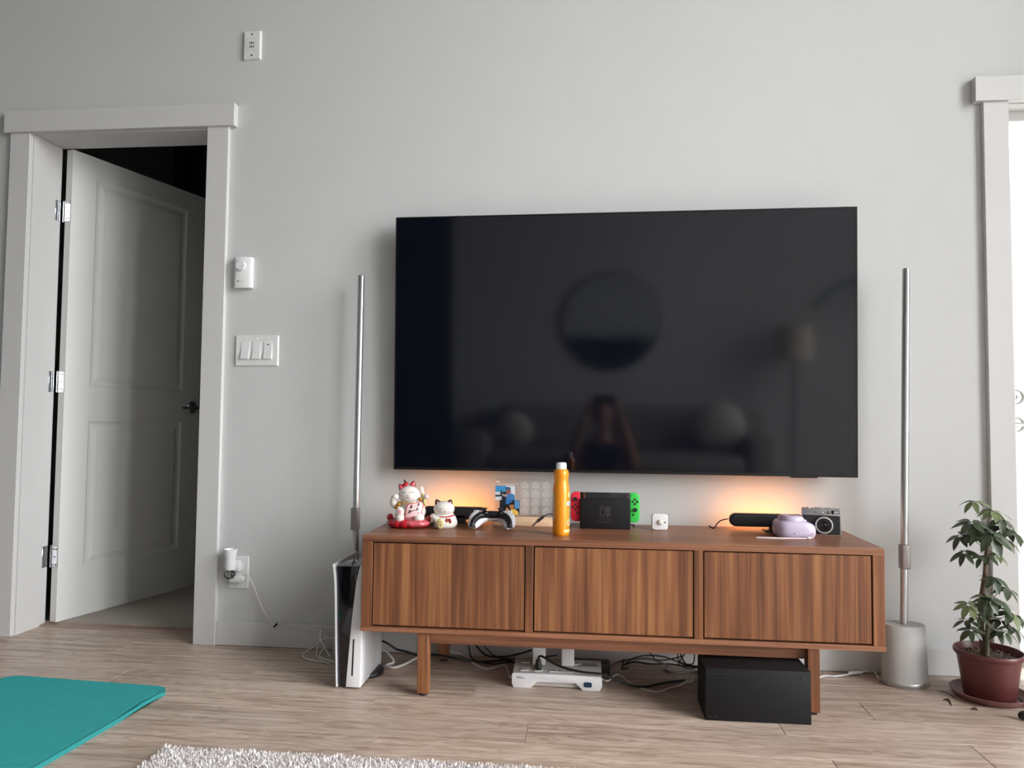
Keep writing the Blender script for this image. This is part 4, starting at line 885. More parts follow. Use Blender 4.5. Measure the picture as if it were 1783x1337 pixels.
MB().rrect(0.038, 0.053, 0.0735, 0.0820, 0.0015, -CD-0.0018, -CD).build('flash_glass', pm('pale_flash_lens', (190, 190, 188), 0.2), fl)
cyl(MB(), (0.0215, -CD, 0.0765), (0.0215, -CD-0.004, 0.0765), 0.0050, 20).build('knob', M_chrome, ec)
MB().ell((0.0020, -CD-0.0004, 0.0760), (0.0042, 0.0015, 0.0028), 12, 8).build('knob', M_chrome, ec)
MB().box((-0.026, -CD-0.0004, 0.0735), (-0.014, -CD+0.0004, 0.0775)).build('badge', pm('brown_grey_print', (112, 100, 98), 0.5), ec, smooth=False)
text_part('instax', 0.0072, pm('mid_grey_print', (120, 120, 120), 0.5), ec, Matrix.Translation((-0.046, -CD-0.0004, 0.0752)) @ TOFRONT)
cyl(MB(), (-0.040, 0.0, CH), (-0.040, 0.0, CH+0.0035), 0.0060, 18).build('shutter_button', M_chrome, ec)
for x0, x1 in ((-0.020, 0.004), (0.014, 0.032)): MB().box((x0, -0.008, CH-0.0005), (x1, 0.008, CH+0.0025)).build('top_dial', M_silver, ec, bevel=0.001)
# ------------------------------------------------------------------ power strip and leads under the bench
st = thing('power_strip', (-0.1800, -0.3130, 0), 'wide white surge-protector power strip on the floor under the bench', 'power strip', -0.0)
x0, x1 = -0.147, 0.147
poly = [(x0+0.006, 0.0), (-0.084, 0.0), (-0.064, 0.021), (0.063, 0.021), (0.084, 0.0), (x1-0.008, 0.0), (x1, 0.014), (x1, 0.040), (x1-0.008, 0.047), (x0+0.004, 0.047), (x0, 0.040), (x0, 0.012)]
# front wall with the bridge-shaped cut-out, sloping deck behind it
MB().prism(poly, 0.0, 0.016, 'y').build('front_fascia', M_white_gloss, st, bevel=0.0015)
MB().prism([(0.016, 0.002), (0.016, 0.046), (0.112, 0.062), (0.125, 0.056), (0.125, 0.002)], x0+0.002, x1-0.002, 'x').build('deck', pm('warm_white_plastic', (206, 202, 197), 0.45), st, bevel=0.002)
def deck_z(y): return 0.046+(y-0.016)*16/96
M_sock = pm('socket_slot_shade', (36, 36, 36), 0.7)  # dark tone painted for the shade inside slots and ports
for k, x in enumerate((-0.108, -0.062, -0.012, 0.012, 0.040)):
    y = 0.032
    so = MB().cbox((x, y, deck_z(y)+0.0006), (0.012, 0.012, 0.0016)).build('socket', M_white, st, smooth=False, bevel=0.0005, seg=1)
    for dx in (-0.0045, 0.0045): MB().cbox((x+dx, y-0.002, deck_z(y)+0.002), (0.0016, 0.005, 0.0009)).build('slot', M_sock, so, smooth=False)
for x in (-0.108, 0.066):
    y = 0.085
    so = MB().cbox((x, y, deck_z(y)+0.0006), (0.013, 0.012, 0.0016)).build('socket', M_white, st, smooth=False, bevel=0.0005, seg=1)
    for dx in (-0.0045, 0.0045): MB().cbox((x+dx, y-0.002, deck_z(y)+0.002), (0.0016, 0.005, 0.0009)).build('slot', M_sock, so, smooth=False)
MB().rrect(0.088, 0.114, 0.011, 0.027, 0.005, -0.0022, 0.002).build('rocker_switch', pm('dark_blue_switch', (22, 52, 84), 0.25, coat=0.4), st, bevel=0.001)
for k, wdt in enumerate((0.018, 0.028)): MB().box((-0.132, -0.0006, 0.0345-k*0.0035), (-0.132+wdt, 0.0004, 0.0352-k*0.0035+0.0008)).build('print_line', M_printgrey, st, smooth=False)
MB().cbox((0.100, 0.075, deck_z(0.075)+0.001), (0.032, 0.014, 0.0014)).build('label_panel', pm('grey_label', (150, 148, 146), 0.5), st, smooth=False, bevel=0.0006, seg=1)
def charger(x, y, label):
    t = thing('wall_charger', (x-0.18+0.0, -0.313+y, deck_z(y)+0.0012), label, 'charger')
    MB().box((-0.021, -0.021, 0.0), (0.021, 0.023, 0.058)).build('body', M_white, t, bevel=0.004, seg=3)
    MB().box((-0.019, -0.019, 0.0005), (0.019, 0.021, 0.0016)).build('base_rim', M_white, t, smooth=False)
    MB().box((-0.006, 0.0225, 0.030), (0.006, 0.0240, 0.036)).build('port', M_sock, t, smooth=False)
charger(-0.062, 0.075, 'white cube charger on the power strip behind a black plug')
charger(0.034, 0.075, 'white cube charger on the power strip beside the grey label panel')
bp = thing('black_plug', (-0.242, -0.281, deck_z(0.032)+0.0022), 'black plug with a thick lead standing in the power strip', 'plug')
MB().lathe([(0.0, 0.0), (0.0115, 0.0), (0.0125, 0.012), (0.0095, 0.020), (0.0085, 0.032), (0.0, 0.034)], 16, sy=0.85).build('plug_body', M_black, bp)
MB().tube(rel(bp, smooth_path([(-0.242, -0.281, 0.080), (-0.240, -0.282, 0.092), (-0.228, -0.284, 0.094), (-0.190, -0.295, 0.077), (-0.150, -0.306, 0.066), (-0.09, -0.320, 0.061), (-0.03, -0.324, 0.058), (0.03, -0.310, 0.030), (0.10, -0.27, 0.006), (0.18, -0.22, 0.006), (0.245, -0.19, 0.006)])), 0.0038, 8).build('lead', M_cable_b, bp)
adp = thing('power_adapter', (-0.125, -0.160, 0.0), 'long black power adapter lying behind the power strip', 'power adapter')
MB().box((-0.010, -0.012, 0.0), (0.120, 0.036, 0.046)).build('body', M_black, adp, bevel=0.006, seg=3)
def cable(name, pts, r, mat, label):
    return tag(MB().tube(smooth_path(pts), r, 8).build(name, mat), label, 'cable')
F = lambda px, py, z=0.0045: tuple(at_z(px, py, z))
A = lambda px, py, y: tuple(at_y(px, py, y))
cable('console_cable', [(-0.850, -0.118, 0.060), (-0.800, -0.120, 0.035), (-0.765, -0.150, 0.012), F(672, 1158), F(685, 1162), F(703, 1157), F(722, 1147, 0.006), F(738, 1139, 0.006), A(760, 1131, -0.040), A(792, 1136, -0.035), A(812, 1143, -0.04), F(826, 1156, 0.004), F(850, 1164, 0.004), F(878, 1158, 0.004), (-0.338, -0.255, 0.012)], 0.0042, M_cable_w, 'thick pale cable running from the white games console to the power strip')
cable('console_cable', [(-0.850, -0.128, 0.085), (-0.800, -0.125, 0.070), A(690, 1130, -0.115), A(706, 1134, -0.115), A(730, 1141, -0.115), A(760, 1140, -0.115), A(800, 1147, -0.13), F(840, 1152, 0.006), F(888, 1150, 0.006), (-0.30, -0.165, 0.01)], 0.0040, M_cable_b, 'thick black cable leaving the white games console under the bench')
cable('hanging_cable', [A(816, 1112, -0.08), A(817, 1130, -0.075), A(822, 1146, -0.07), A(836, 1152, -0.09), F(860, 1156, 0.012), F(890, 1153, 0.012), (-0.31, -0.175, 0.022)], 0.0026, M_cable_b, 'thin black cable hanging in a tight bend below the bench')
cable('hanging_cable', [A(822, 1112, -0.06), A(834, 1130, -0.055), A(850, 1142, -0.05), A(880, 1143, -0.06), A(905, 1138, -0.09), A(925, 1132, -0.12)], 0.0034, M_cable_b, 'black cable sagging from the bench towards the left charger')
cable('hanging_cable', [A(838, 1114, -0.04), A(848, 1130, -0.035), A(862, 1142, -0.03), A(882, 1147, -0.03), A(930, 1145, -0.04), A(970, 1141, -0.05)], 0.0022, M_cable_b, 'thinnest black cable sagging along the wall behind the chargers')
cable('strip_lead', [(-0.033, -0.295, 0.033), (-0.012, -0.297, 0.030), F(1075, 1174, 0.014), F(1098, 1189), F(1120, 1199), F(1145, 1204), F(1166, 1197), F(1185, 1192), F(1194, 1187, 0.004), F(1204, 1187, 0.004), F(1213, 1180, 0.008), (0.30, -0.335, 0.012)], 0.0024, M_cable_w, 'thin white cable swinging across the floor to the black console')
cable('arched_cable', [(0.060, -0.130, 0.020), F(1082, 1164, 0.010), A(1096, 1150, -0.13), A(1112, 1143, -0.12), A(1135, 1141, -0.11), A(1158, 1144, -0.11), A(1180, 1152, -0.12), A(1200, 1160, -0.14), A(1222, 1162, -0.16)], 0.0022, M_cable_b, 'thin black cable arching from the power strip to the black console')
cable('arched_cable', [(0.046, -0.110, 0.040), A(1085, 1158, -0.09), A(1104, 1152, -0.08), A(1132, 1156, -0.08), F(1165, 1156, 0.015), F(1195, 1160, 0.010), F(1225, 1160, 0.012)], 0.0028, M_cable_b, 'black cable lying low behind the arching cable')
cable('grey_lead', [(-0.025, -0.205, 0.012), F(1072, 1155, 0.014), A(1100, 1148, -0.07), A(1130, 1147, -0.06), A(1150, 1153, -0.065), F(1163, 1160, 0.008), F(1157, 1166, 0.006), F(1175, 1171), F(1215, 1170), (0.30, -0.23, 0.006)], 0.0036, pm('greyed_sheath', (120, 112, 110), 0.6), 'thick grey cable doubling back on the floor under the bench')
for k, (pts, r, lab) in enumerate((
        ([A(1128, 1132, -0.30), A(1136, 1142, -0.29), A(1143, 1149, -0.28), A(1165, 1148, -0.27), A(1190, 1142, -0.26)], 0.0018, 'fine black cable loop hanging under the front rail of the bench'),
        ([A(1180, 1138, -0.20), A(1181, 1148, -0.20), A(1190, 1155, -0.19), A(1205, 1156, -0.19), A(1209, 1148, -0.20), A(1209, 1136, -0.20)], 0.0020, 'fine black cable hanging in a deep u beside the black console'),
        ([A(1184, 1137, -0.24), A(1190, 1150, -0.23), A(1197, 1157, -0.22), A(1212, 1160, -0.21), A(1226, 1160, -0.20)], 0.0024, 'black cable dropping slantwise to the side of the black console'),
        ([A(1193, 1137, -0.155), A(1187, 1146, -0.15), A(1182, 1156, -0.14), A(1200, 1164, -0.13), A(1228, 1158, -0.12)], 0.0020, 'black cable crossing behind the slanting one beside the console'))):
    cable('knotted_cable', pts, r, M_cable_b, lab)
cable('lamp_lead', [(0.600, -0.285, 0.006), F(1428, 1179), F(1455, 1177), F(1478, 1174, 0.005), F(1500, 1170, 0.006), F(1520, 1168, 0.006), (0.905, -0.085, 0.006)], 0.0026, M_white, 'white lead with an inline connector running to the lamp base')
cn = at_z(1488, 1172, 0.007)
tag(MB().tube([cn-Vector((0.022, 0.0, 0.0)), cn-Vector((0.014, -0.001, 0)), cn+Vector((0.020, 0.010, 0)), cn+Vector((0.030, 0.013, 0))], [0.0040, 0.0062, 0.0062, 0.0042], 10).build('inline_connector', M_white_gloss), 'small white inline connector on the lamp lead', 'connector')
gt = at_z(1507, 1168, 0.0)
tag(MB().add([(gt.x-0.012, gt.y-0.010, 0.011), (gt.x+0.006, gt.y-0.008, 0.011), (gt.x+0.020, gt.y+0.012, 0.026), (gt.x+0.002, gt.y+0.012, 0.026), (gt.x-0.012, gt.y-0.009, 0.0122), (gt.x+0.006, gt.y-0.007, 0.0122), (gt.x+0.020, gt.y+0.013, 0.0272), (gt.x+0.002, gt.y+0.013, 0.0272)], [(0,1,2,3),(7,6,5,4),(0,4,5,1),(1,5,6,2),(2,6,7,3),(3,7,4,0)]).build('cable_tag', pm('grey_tag', (112, 108, 106), 0.6), smooth=False), 'small grey tag folded over the white lamp lead', 'cable tag')
cable('door_cable', [F(1763, 1201), F(1771, 1211), F(1779, 1221), F(1790, 1230), F(1820, 1240)], 0.0042, M_cable_b, 'black cable on the floor beside the plant saucer')
pk = at_z(1786, 1246, 0.014); tag(MB().ell((pk.x, pk.y, 0.014), (0.022, 0.012, 0.014), 16, 10).build('cable_plug', M_black), 'rounded black plug lying on the floor in front of the balcony door', 'plug')

# ------------------------------------------------------------------ potted umbrella plant
PX, PY = 1.2015, -0.205
sa = thing('plant_saucer', (PX, PY, 0), 'round plum-brown saucer under the plant pot', 'saucer')
M_pot = pm('plum_brown_plastic', (96, 50, 49), 0.38, var=0.04, scale=30)
M_sau = pm('dusty_plum_plastic', (124, 84, 82), 0.42, var=0.06, scale=30)
MB().lathe([(0.0, 0.0), (0.092, 0.0), (0.108, 0.012), (0.113, 0.022), (0.110, 0.0235), (0.104, 0.014), (0.090, 0.005), (0.0, 0.005)], 44).build('dish', M_sau, sa)
pt = thing('potted_plant', (PX, PY, 0.0052), 'green umbrella plant in a plum-brown plastic pot beside the balcony door', 'plant')
MB().lathe([(0.0, 0.0), (0.070, 0.0), (0.073, 0.004), (0.091, 0.128), (0.0975, 0.130), (0.1005, 0.134), (0.1005, 0.142), (0.0985, 0.146), (0.0945, 0.146), (0.0915, 0.136), (0.0890, 0.120), (0.0, 0.118)], 44).build('pot', M_pot, pt)
M_soil = pm('dry_soil', (66, 52, 46), 0.95, var=0.6, scale=120, bump=1.0, bscale=200)
so = MB().lathe([(0.0, 0.116), (0.0885, 0.118), (0.088, 0.124), (0.05, 0.128), (0.0, 0.130)], 36).build('soil', M_soil, pt)
rnd = random.Random(3); m = MB()
for k in range(150):
    a = rnd.random()*2*PI; r = 0.082*math.sqrt(rnd.random()); q = 0.002+0.003*rnd.random()
    m.ell((r*math.cos(a), r*math.sin(a), 0.128), (q*1.6, q, q), 6, 4, M=Rz(rnd.random()*3).to_3x3())
ch = m.build('bark_chips', pm('bark_chip', (104, 90, 76), 0.9, var=0.5, scale=60), so); ch['kind'] = 'stuff'
def L3(px, py, y): v = at_y(px, py, y); return Vector((v.x-PX, v.y-PY, v.z-0.0052))
M_bark = pm('brown_bark', (104, 84, 70), 0.85, var=0.3, scale=90, bump=0.6, bscale=150)
M_stem = pm('green_stem', (98, 98, 78), 0.6, var=0.2, scale=70, bump=0.3)
trunk = smooth_path([L3(1714, 1152, PY), L3(1709, 1100, PY), L3(1708, 1060, PY), L3(1711, 1025, PY), L3(1715, 1000, PY), L3(1716, 975, PY), L3(1719, 948, PY), L3(1716, 925, PY+0.004)], 5)
MB().tube(trunk, [0.0092-0.0050*k/(len(trunk)-1) for k in range(len(trunk))], 12).build('trunk', M_bark, pt)
tr2 = smooth_path([L3(1718, 1152, PY-0.012), L3(1719, 1110, PY-0.014), L3(1721, 1075, PY-0.014), L3(1724, 1050, PY-0.014)], 5)
MB().tube(tr2, [0.0078-0.003*k/(len(tr2)-1) for k in range(len(tr2))], 12).build('trunk', M_stem, pt)
# one leaflet shape, cupped and drooping
def leaflet():
    vs = []; fs = []; n = 7
    for i in range(n+1):
        t = i/n; w = 0.21*math.sin(PI*min(1, t**0.8))**0.8*(1.0 if t < 0.98 else 0.2); d = -0.30*t*t
        vs += [(t, -w, d+0.10*w), (t, 0.0, d-0.02), (t, w, d+0.10*w)]
    for i in range(n):
        for j in (0, 1): fs.append((i*3+j, i*3+j+1, i*3+j+4, i*3+j+3))
    return MB().add(vs, fs)
M_leaf = pm('umbrella_leaf', (70, 82, 60), 0.35, var=0.28, scale=3.0, spec=0.5)
M_leaf2 = pm('young_umbrella_leaf', (116, 127, 86), 0.38, var=0.2, scale=3.0)
lm = []
for mt in (M_leaf, M_leaf2):
    o = leaflet().build('leaf', mt, None, ang=80); lm.append(o.data); bpy.data.objects.remove(o)
heads = [(1695, 872, .00, .040, 1, 6), (1728.5, 888, .01, .046, 1, 8), (1691.5, 909, -.03, .046, 0, 8), (1672, 932, -.01, .042, 0, 7), (1679.5, 961, -.04, .040, 0, 7), (1726, 930, -.07, .056, 0, 8), (1755, 919, -.01, .044, 0, 7), (1707, 913, .02, .040, 0, 7), (1739, 916, .03, .044, 0, 8), (1752, 938, .03, .044, 1, 7), (1734.5, 963, .02, .040, 1, 6), (1708, 970, -.03, .030, 0, 5), (1723, 969, -.03, .030, 0, 5), (1716, 922, -.03, .044, 0, 8), (1745, 903, -.02, .042, 0, 6),
         (1731.6, 1005, -.03, .040, 0, 7), (1752, 1023, .00, .042, 0, 6), (1687, 1052, -.04, .044, 1, 8), (1682, 1079, .01, .036, 0, 5), (1691, 1096, -.04, .036, 0, 7), (1723, 1043, -.05, .046, 0, 8), (1741, 1047, -.03, .044, 0, 7), (1761, 1066, -.04, .046, 1, 7), (1742, 1079, -.03, .036, 0, 7), (1765, 1092, .01, .040, 0, 6), (1715, 1036, -.02, .036, 1, 6), (1704, 1074, -.03, .032, 0, 6), (1737, 1098, -.01, .034, 0, 6), (1768, 928, -.03, .044, 0, 6), (1772, 1072, -.01, .044, 0, 6), (1700, 930, -.05, .040, 0, 7), (1712, 1056, -.05, .036, 0, 6), (1750, 1100, -.03, .034, 0, 5)]
rnd = random.Random(11)
for (px, py, dy, ln_, kind, n) in heads:
    c = L3(px, py, PY+dy)
    # petiole from the nearest stretch of trunk below the head
    best = min((q for q in (trunk if (py < 1000 or px < 1712) else tr2+trunk[:12])), key=lambda q: (q-c+Vector((0, 0, 0.035))).length)
    mid = best.lerp(c, 0.55)+Vector((0, 0, 0.010))
    pe = MB().tube(smooth_path([best, mid, c], 4), 0.0011, 6).build('petiole', M_stem, pt)
    out = (c-best); out.z = 0; axis = (Vector((0, -0.25, 1))+out*5).normalized()
    X = axis.orthogonal().normalized(); Y = axis.cross(X); off = rnd.random()*6
    for k in range(n):
        a = off+2*PI*k/n+rnd.uniform(-.12, .12); d = X*math.cos(a)+Y*math.sin(a)
        d = (d-axis*rnd.uniform(0.05, 0.45)).normalized(); s = d.cross(axis).normalized(); u = s.cross(d).normalized()
        if u.dot(axis) < 0: u = -u; s = -s
        l = ln_*rnd.uniform(1.0, 1.3)
        o = bpy.data.objects.new('leaf', lm[kind if rnd.random() < 0.8 else 0]); COL.objects.link(o); o.parent = pe
        M = Matrix((d*l, s*l*rnd.uniform(0.9, 1.2), u*l)).transposed().to_4x4(); M.translation = c+d*l*0.10; o.matrix_local = M
        o.matrix_parent_inverse = Matrix()
        p_ = (c+d*l*1.1)
# fallen leaves
M_dead = pm('dry_leaf', (92, 62, 44), 0.8, var=0.3, scale=90)
for k, (a, b, h, lab) in enumerate((((1634, 1203), (1664, 1216), 0.004, 'thin dry brown leaf stalk on the floor beside the lamp'), ((1641, 1219), (1657, 1229), 0.009, 'curled dry brown leaf on the floor by the saucer'), ((1690, 1235), (1702, 1237), 0.003, 'tiny flat dry leaf on the floor below the saucer rim'))):
    p0, p1 = at_z(*a, 0.002), at_z(*b, 0.002); mid = (p0+p1)/2+Vector((0.004, 0.004, h))
    tag(MB().tube(smooth_path([p0, mid, p1], 5), [0.0010+(0.0006 if k == 0 else 0.0036)*math.sin(PI*i/10) for i in range(11)], 8, flat=0.4).build('dry_leaf', M_dead), lab, 'dry leaf')

# ------------------------------------------------------------------ yoga mat and rug
ym = thing('yoga_mat', (-1.395, -0.485, 0.0), 'teal ribbed foam exercise mat with rounded corners on the floor', 'exercise mat', math.radians(-3.5))
M_teal = pm('teal_foam', (38, 140, 140), 0.7, var=0.05, scale=40, bump=0.15, bscale=400)
MW, ML, TK = 0.600, 1.35, 0.0125
ol = rr(-MW, 0.0, -ML, 0.0, 0.055, 8)
def edge_lift(x, y):
    e = max(0.0, 1-abs(x)/0.10); return 0.006*e*max(0.0, math.sin((-y-0.03)*PI/0.22)) if -0.25 < y < -0.03 else 0.0
dense = []
for i in range(len(ol)):
    a, b = Vector(ol[i]), Vector(ol[(i+1) % len(ol)]); n = max(1, int((b-a).length/0.02))
    for k in range(n): q = a.lerp(b, k/n); dense.append((q.x, q.y))
n = len(dense)
vs = [(x, y, edge_lift(x, y)) for x, y in dense]+[(x, y, edge_lift(x, y)+TK) for x, y in dense]
MB().add(vs, [tuple(range(n-1, -1, -1)), tuple(range(n, 2*n))]+[(i, (i+1) % n, (i+1) % n+n, i+n) for i in range(n)]).build('foam_body', M_teal, ym, ang=50)
m = MB(); k = 0; xx = -0.012
while xx > -MW+0.012:
    e = 0.0
    if xx > -0.055: e = 0.055-math.sqrt(max(0, 0.055**2-(xx+0.055)**2))
    if xx < -MW+0.055: e = 0.055-math.sqrt(max(0, 0.055**2-(-MW+0.055-xx)**2))
    ys_ = [-e-0.004-(ML-2*e-0.008)*q/70 for q in range(71)]
    vs = []; fs = []
    for y in ys_: 
        z = edge_lift(xx, y)+TK
        vs += [(xx-0.0022, y, z-0.0004), (xx, y, z+0.0013), (xx+0.0022, y, z-0.0004)]
    for q in range(70):
        for j in (0, 1): fs.append((q*3+j, q*3+j+1, q*3+j+4, q*3+j+3))
    m.add(vs, fs); xx -= 0.0062
rb = m.build('ribs', M_teal, ym, ang=20); rb['kind'] = 'stuff'
RX_0, RX_1, RY_0, RY_1 = -1.178, 1.55, -2.95, -0.893
rg = thing('rug', (RX_0, RY_1, 0.0), 'shaggy off-white and grey rug with pale diamond lines', 'rug', math.radians(0.2))
M_rugb = pm('rug_backing', (226, 221, 219), 0.95, var=0.1)
RW, RL = RX_1-RX_0, RY_1-RY_0
MB().box((0, -RL, 0.0), (RW, 0, 0.009)).build('backing', M_rugb, rg, smooth=False)
M_pile_w = pm('rug_pile_white', (246, 243, 241), 0.95, var=0.04, scale=60); M_pile_g = pm('rug_pile_grey', (226, 220, 218), 0.95, var=0.16, scale=160)
rnd = random.Random(5); white = ([], []); grey = ([], [])
def tuft(dst, x, y, h, w):
    o = len(dst[0]); lx, ly = rnd.uniform(-.006, .006), rnd.uniform(-.006, .006); a = rnd.random()*PI; c, s = math.cos(a)*w, math.sin(a)*w
    dst[0].extend([(x-c, y-s, 0.008), (x+c, y+s, 0.008), (x+c*0.9+lx*.6, y+s*0.9+ly*.6, 0.008+h*0.7), (x-c*0.9+lx*.6, y-s*0.9+ly*.6, 0.008+h*0.7), (x+lx, y+ly, 0.008+h)])
    dst[1].extend([(o, o+1, o+2, o+3), (o+3, o+2, o+4)])
def is_line(x, y):
    u = (x+y*1.0)/0.235; v = (x-y*1.0)/0.235
    return min(abs(u-round(u)), abs(v-round(v)))*0.235 < 0.007
def fill(x0, x1, y0, y1, step, w):
    yy = y0
    while yy < y1:
        xx = x0
        while xx < x1:
            x, y = xx+rnd.uniform(-.5, .5)*step, yy+rnd.uniform(-.5, .5)*step
            x = min(max(x, 0.0), RW); y = max(min(y, 0.0), -RL)
            l = is_line(x, -y); tuft(white if l else grey, x, y, (0.0110 if l else 0.0075)+rnd.uniform(0, .0025), w); xx += step
        yy += step
fill(0, RW, -0.22, 0.002, 0.0048, 0.0018)
fill(0, RW, -RL, -0.22, 0.0105, 0.0042)
for nm, dst, mt in (('pile_lines', white, M_pile_w), ('pile', grey, M_pile_g)):
    me = bpy.data.meshes.new(nm); me.from_pydata(dst[0], [], dst[1]); me.materials.append(mt)
    o = bpy.data.objects.new(nm, me); COL.objects.link(o); o.parent = rg; o['kind'] = 'stuff'

# curtain in the bedroom
vs = []; fs = []; n = 120
for i in range(n+1):
    x = -3.12+1.5*i/n; y = 2.33+0.028*math.sin(i*0.9)
    vs += [(x, y, 0.03), (x, y, 3.3), (x, y+0.004, 0.03), (x, y+0.004, 3.3)]
for i in range(n):
    a, b = i*4, i*4+4; fs += [(a, b, b+1, a+1), (a+2, a+3, b+3, b+2), (a+1, b+1, b+3, a+3), (a, a+2, b+2, b)]
ct = thing('curtain', (0, 0, 0), 'dark navy curtain hanging in the unlit bedroom', 'curtain')
MB().add(vs, fs).build('fabric', pm('navy_curtain', (92, 102, 128), 0.9, var=0.1, bump=0.3), ct, ang=60)
cyl(MB(), (-3.2, 2.335, 3.31), (-1.5, 2.335, 3.31), 0.012).build('rod', M_black, ct)
# ------------------------------------------------------------------ behind the camera, seen only as reflections in the screen
mi = thing('round_mirror', (-0.045, YB, 1.545), 'large round mirror with a thin black frame on the rear wall', 'mirror')
M_mirror = pm('mirror_glass', (236, 238, 238), 0.02, 1.0, var=0.0)
MB().lathe([(0.0, 0.010), (0.435, 0.010), (0.435, 0.016), (0.0, 0.016)], 72, M=Rx(-PI/2)).build('glass', M_mirror, mi)
MB().lathe([(0.433, 0.0), (0.446, 0.0), (0.446, 0.024), (0.433, 0.024)], 72, M=Rx(-PI/2), ring=True).build('frame', M_black, mi)
M_sofa = pm('grey_sofa_cloth', (150, 146, 140), 0.9, var=0.1, scale=200, bump=0.4, bscale=500)
sf = thing('sofa', (0.0, YB+0.03, 0), 'grey cloth sofa against the rear wall', 'sofa')
def cush(parent, name, a, b, bev=0.05): return MB().box(a, b).build(name, M_sofa, parent, bevel=bev, seg=4)
cush(sf, 'base', (-1.25, 0.0, 0.08), (1.25, 0.85, 0.28), 0.03); cush(sf, 'back', (-1.25, 0.0, 0.28), (1.25, 0.22, 0.74))
for x in (-1.02, -0.0): cush(sf, 'seat_cushion', (x, 0.20, 0.27), (x+1.01, 0.87, 0.43), 0.06)
for x in (-1.02, -0.0): cush(sf, 'back_cushion', (x, 0.18, 0.42), (x+1.01, 0.40, 0.80), 0.09)
for x in (-1.25, 1.02): cush(sf, 'arm', (x, 0.0, 0.10), (x+0.23, 0.87, 0.58), 0.06)
for x in (-1.15, 1.15):
    for y in (0.08, 0.78): cyl(MB(), (x, y, 0), (x, y, 0.09), 0.02).build('leg', M_black, sf)
M_pil = pm('pale_pillow_cloth', (206, 202, 196), 0.9, var=0.15, scale=120, bump=0.5)
for x, r, lab in ((-0.84, 0.16, 'round pale throw pillow on the sofa seat'), (0.84, 0.21, 'large pale patterned pillow leaning on the sofa back')):
    tag(MB().ell((0, 0, 0), (r, r*0.55, r), 24, 16, M=Rx(-0.4).to_3x3()).xf(Matrix.Translation((x, YB+0.60, 0.437+r*0.95))).build('throw_pillow', M_pil), lab, 'pillow')
fl_ = thing('shade_lamp', (1.50, YB+0.24, 0), 'standing lamp with a pale drum shade by the rear wall', 'lamp')
MB().lathe([(0.0, 0.0), (0.13, 0.0), (0.13, 0.012), (0.02, 0.025), (0.0, 0.025)], 32).build('base', M_black, fl_)
cyl(MB(), (0, 0, 0.02), (0, 0, 1.22), 0.011).build('pole', M_black, fl_)
MB().lathe([(0.150, 1.185), (0.145, 1.475), (0.142, 1.475), (0.147, 1.185)], 40, ring=True).build('shade', pm('linen_shade', (232, 222, 206), 0.9, var=0.04, scale=90), fl_)
MB().tube([(0.146, 0, 1.20), (-0.146, 0, 1.20)], 0.003, 6).build('spider', M_black, fl_)
pa = thing('potted_palm', (2.15, YB+0.80, 0), 'tall palm in a white pot in the rear corner', 'plant')
MB().lathe([(0.0, 0.0), (0.13, 0.0), (0.17, 0.30), (0.16, 0.30), (0.15, 0.26), (0.0, 0.26)], 32).build('pot', M_white, pa)
MB().tube(smooth_path([(0, 0, 0.25), (0.02, 0, 0.8), (-0.02, 0.01, 1.35), (0, 0, 1.75)]), 0.022, 10).build('trunk', M_bark, pa)
rnd = random.Random(9)
for k in range(11):
    a = 2*PI*k/11+0.2; L_ = 0.62; pts = [Vector((math.cos(a)*L_*t, math.sin(a)*L_*t*0.75, 1.74+0.42*t-0.55*t*t)) for t in [i/10 for i in range(11)]]
    m = MB().tube(pts, 0.004, 6); side = Vector((-math.sin(a), math.cos(a), 0))
    for i in range(2, 11):
        for s in (-1, 1):
            q = pts[i]; tip = q+side*s*0.20+Vector((math.cos(a)*0.10, math.sin(a)*0.10, -0.06)); w = Vector((math.cos(a), math.sin(a), 0))*0.008
            m.add([q-w, q+w, tip], [(0, 1, 2)])
    m.build('frond', pm('palm_green', (62, 84, 54), 0.5, var=0.2), pa)

# person seated on the rug in front of the sofa, holding the phone that takes the picture
pe = thing('person', (-0.09, -3.02, 0.042), 'person in a dark shirt sitting on the rug holding up a phone', 'person')
def skin_obj(name, joints, edges, mat, parent, root=0, sub=2):
    me = bpy.data.meshes.new(name); me.from_pydata([j[:3] for j in joints], edges, []); me.materials.append(mat)
    o = bpy.data.objects.new(name, me); COL.objects.link(o); o.parent = parent
    sk = o.modifiers.new('skin', 'SKIN'); sk.use_smooth_shade = True
    lay_ = me.skin_vertices[0].data if me.skin_vertices else None
    if lay_ is None:
        bm = bmesh.new(); bm.from_mesh(me); bm.verts.layers.skin.verify(); bm.to_mesh(me); bm.free(); lay_ = me.skin_vertices[0].data
    for v, j in zip(lay_, joints): r = j[3]; v.radius = (r, r) if not hasattr(r, '__len__') else r
    lay_[root].use_root = True
    d = o.modifiers.new('sub', 'SUBSURF'); d.levels = sub; d.render_levels = sub
    return o
M_skin = pm('skin_tone', (168, 122, 98), 0.55, var=0.05, scale=30)
M_shirt = pm('dark_shirt', (30, 30, 34), 0.9, var=0.1, bump=0.2)
M_trous = pm('dark_trousers', (40, 42, 50), 0.9, var=0.1, bump=0.2)
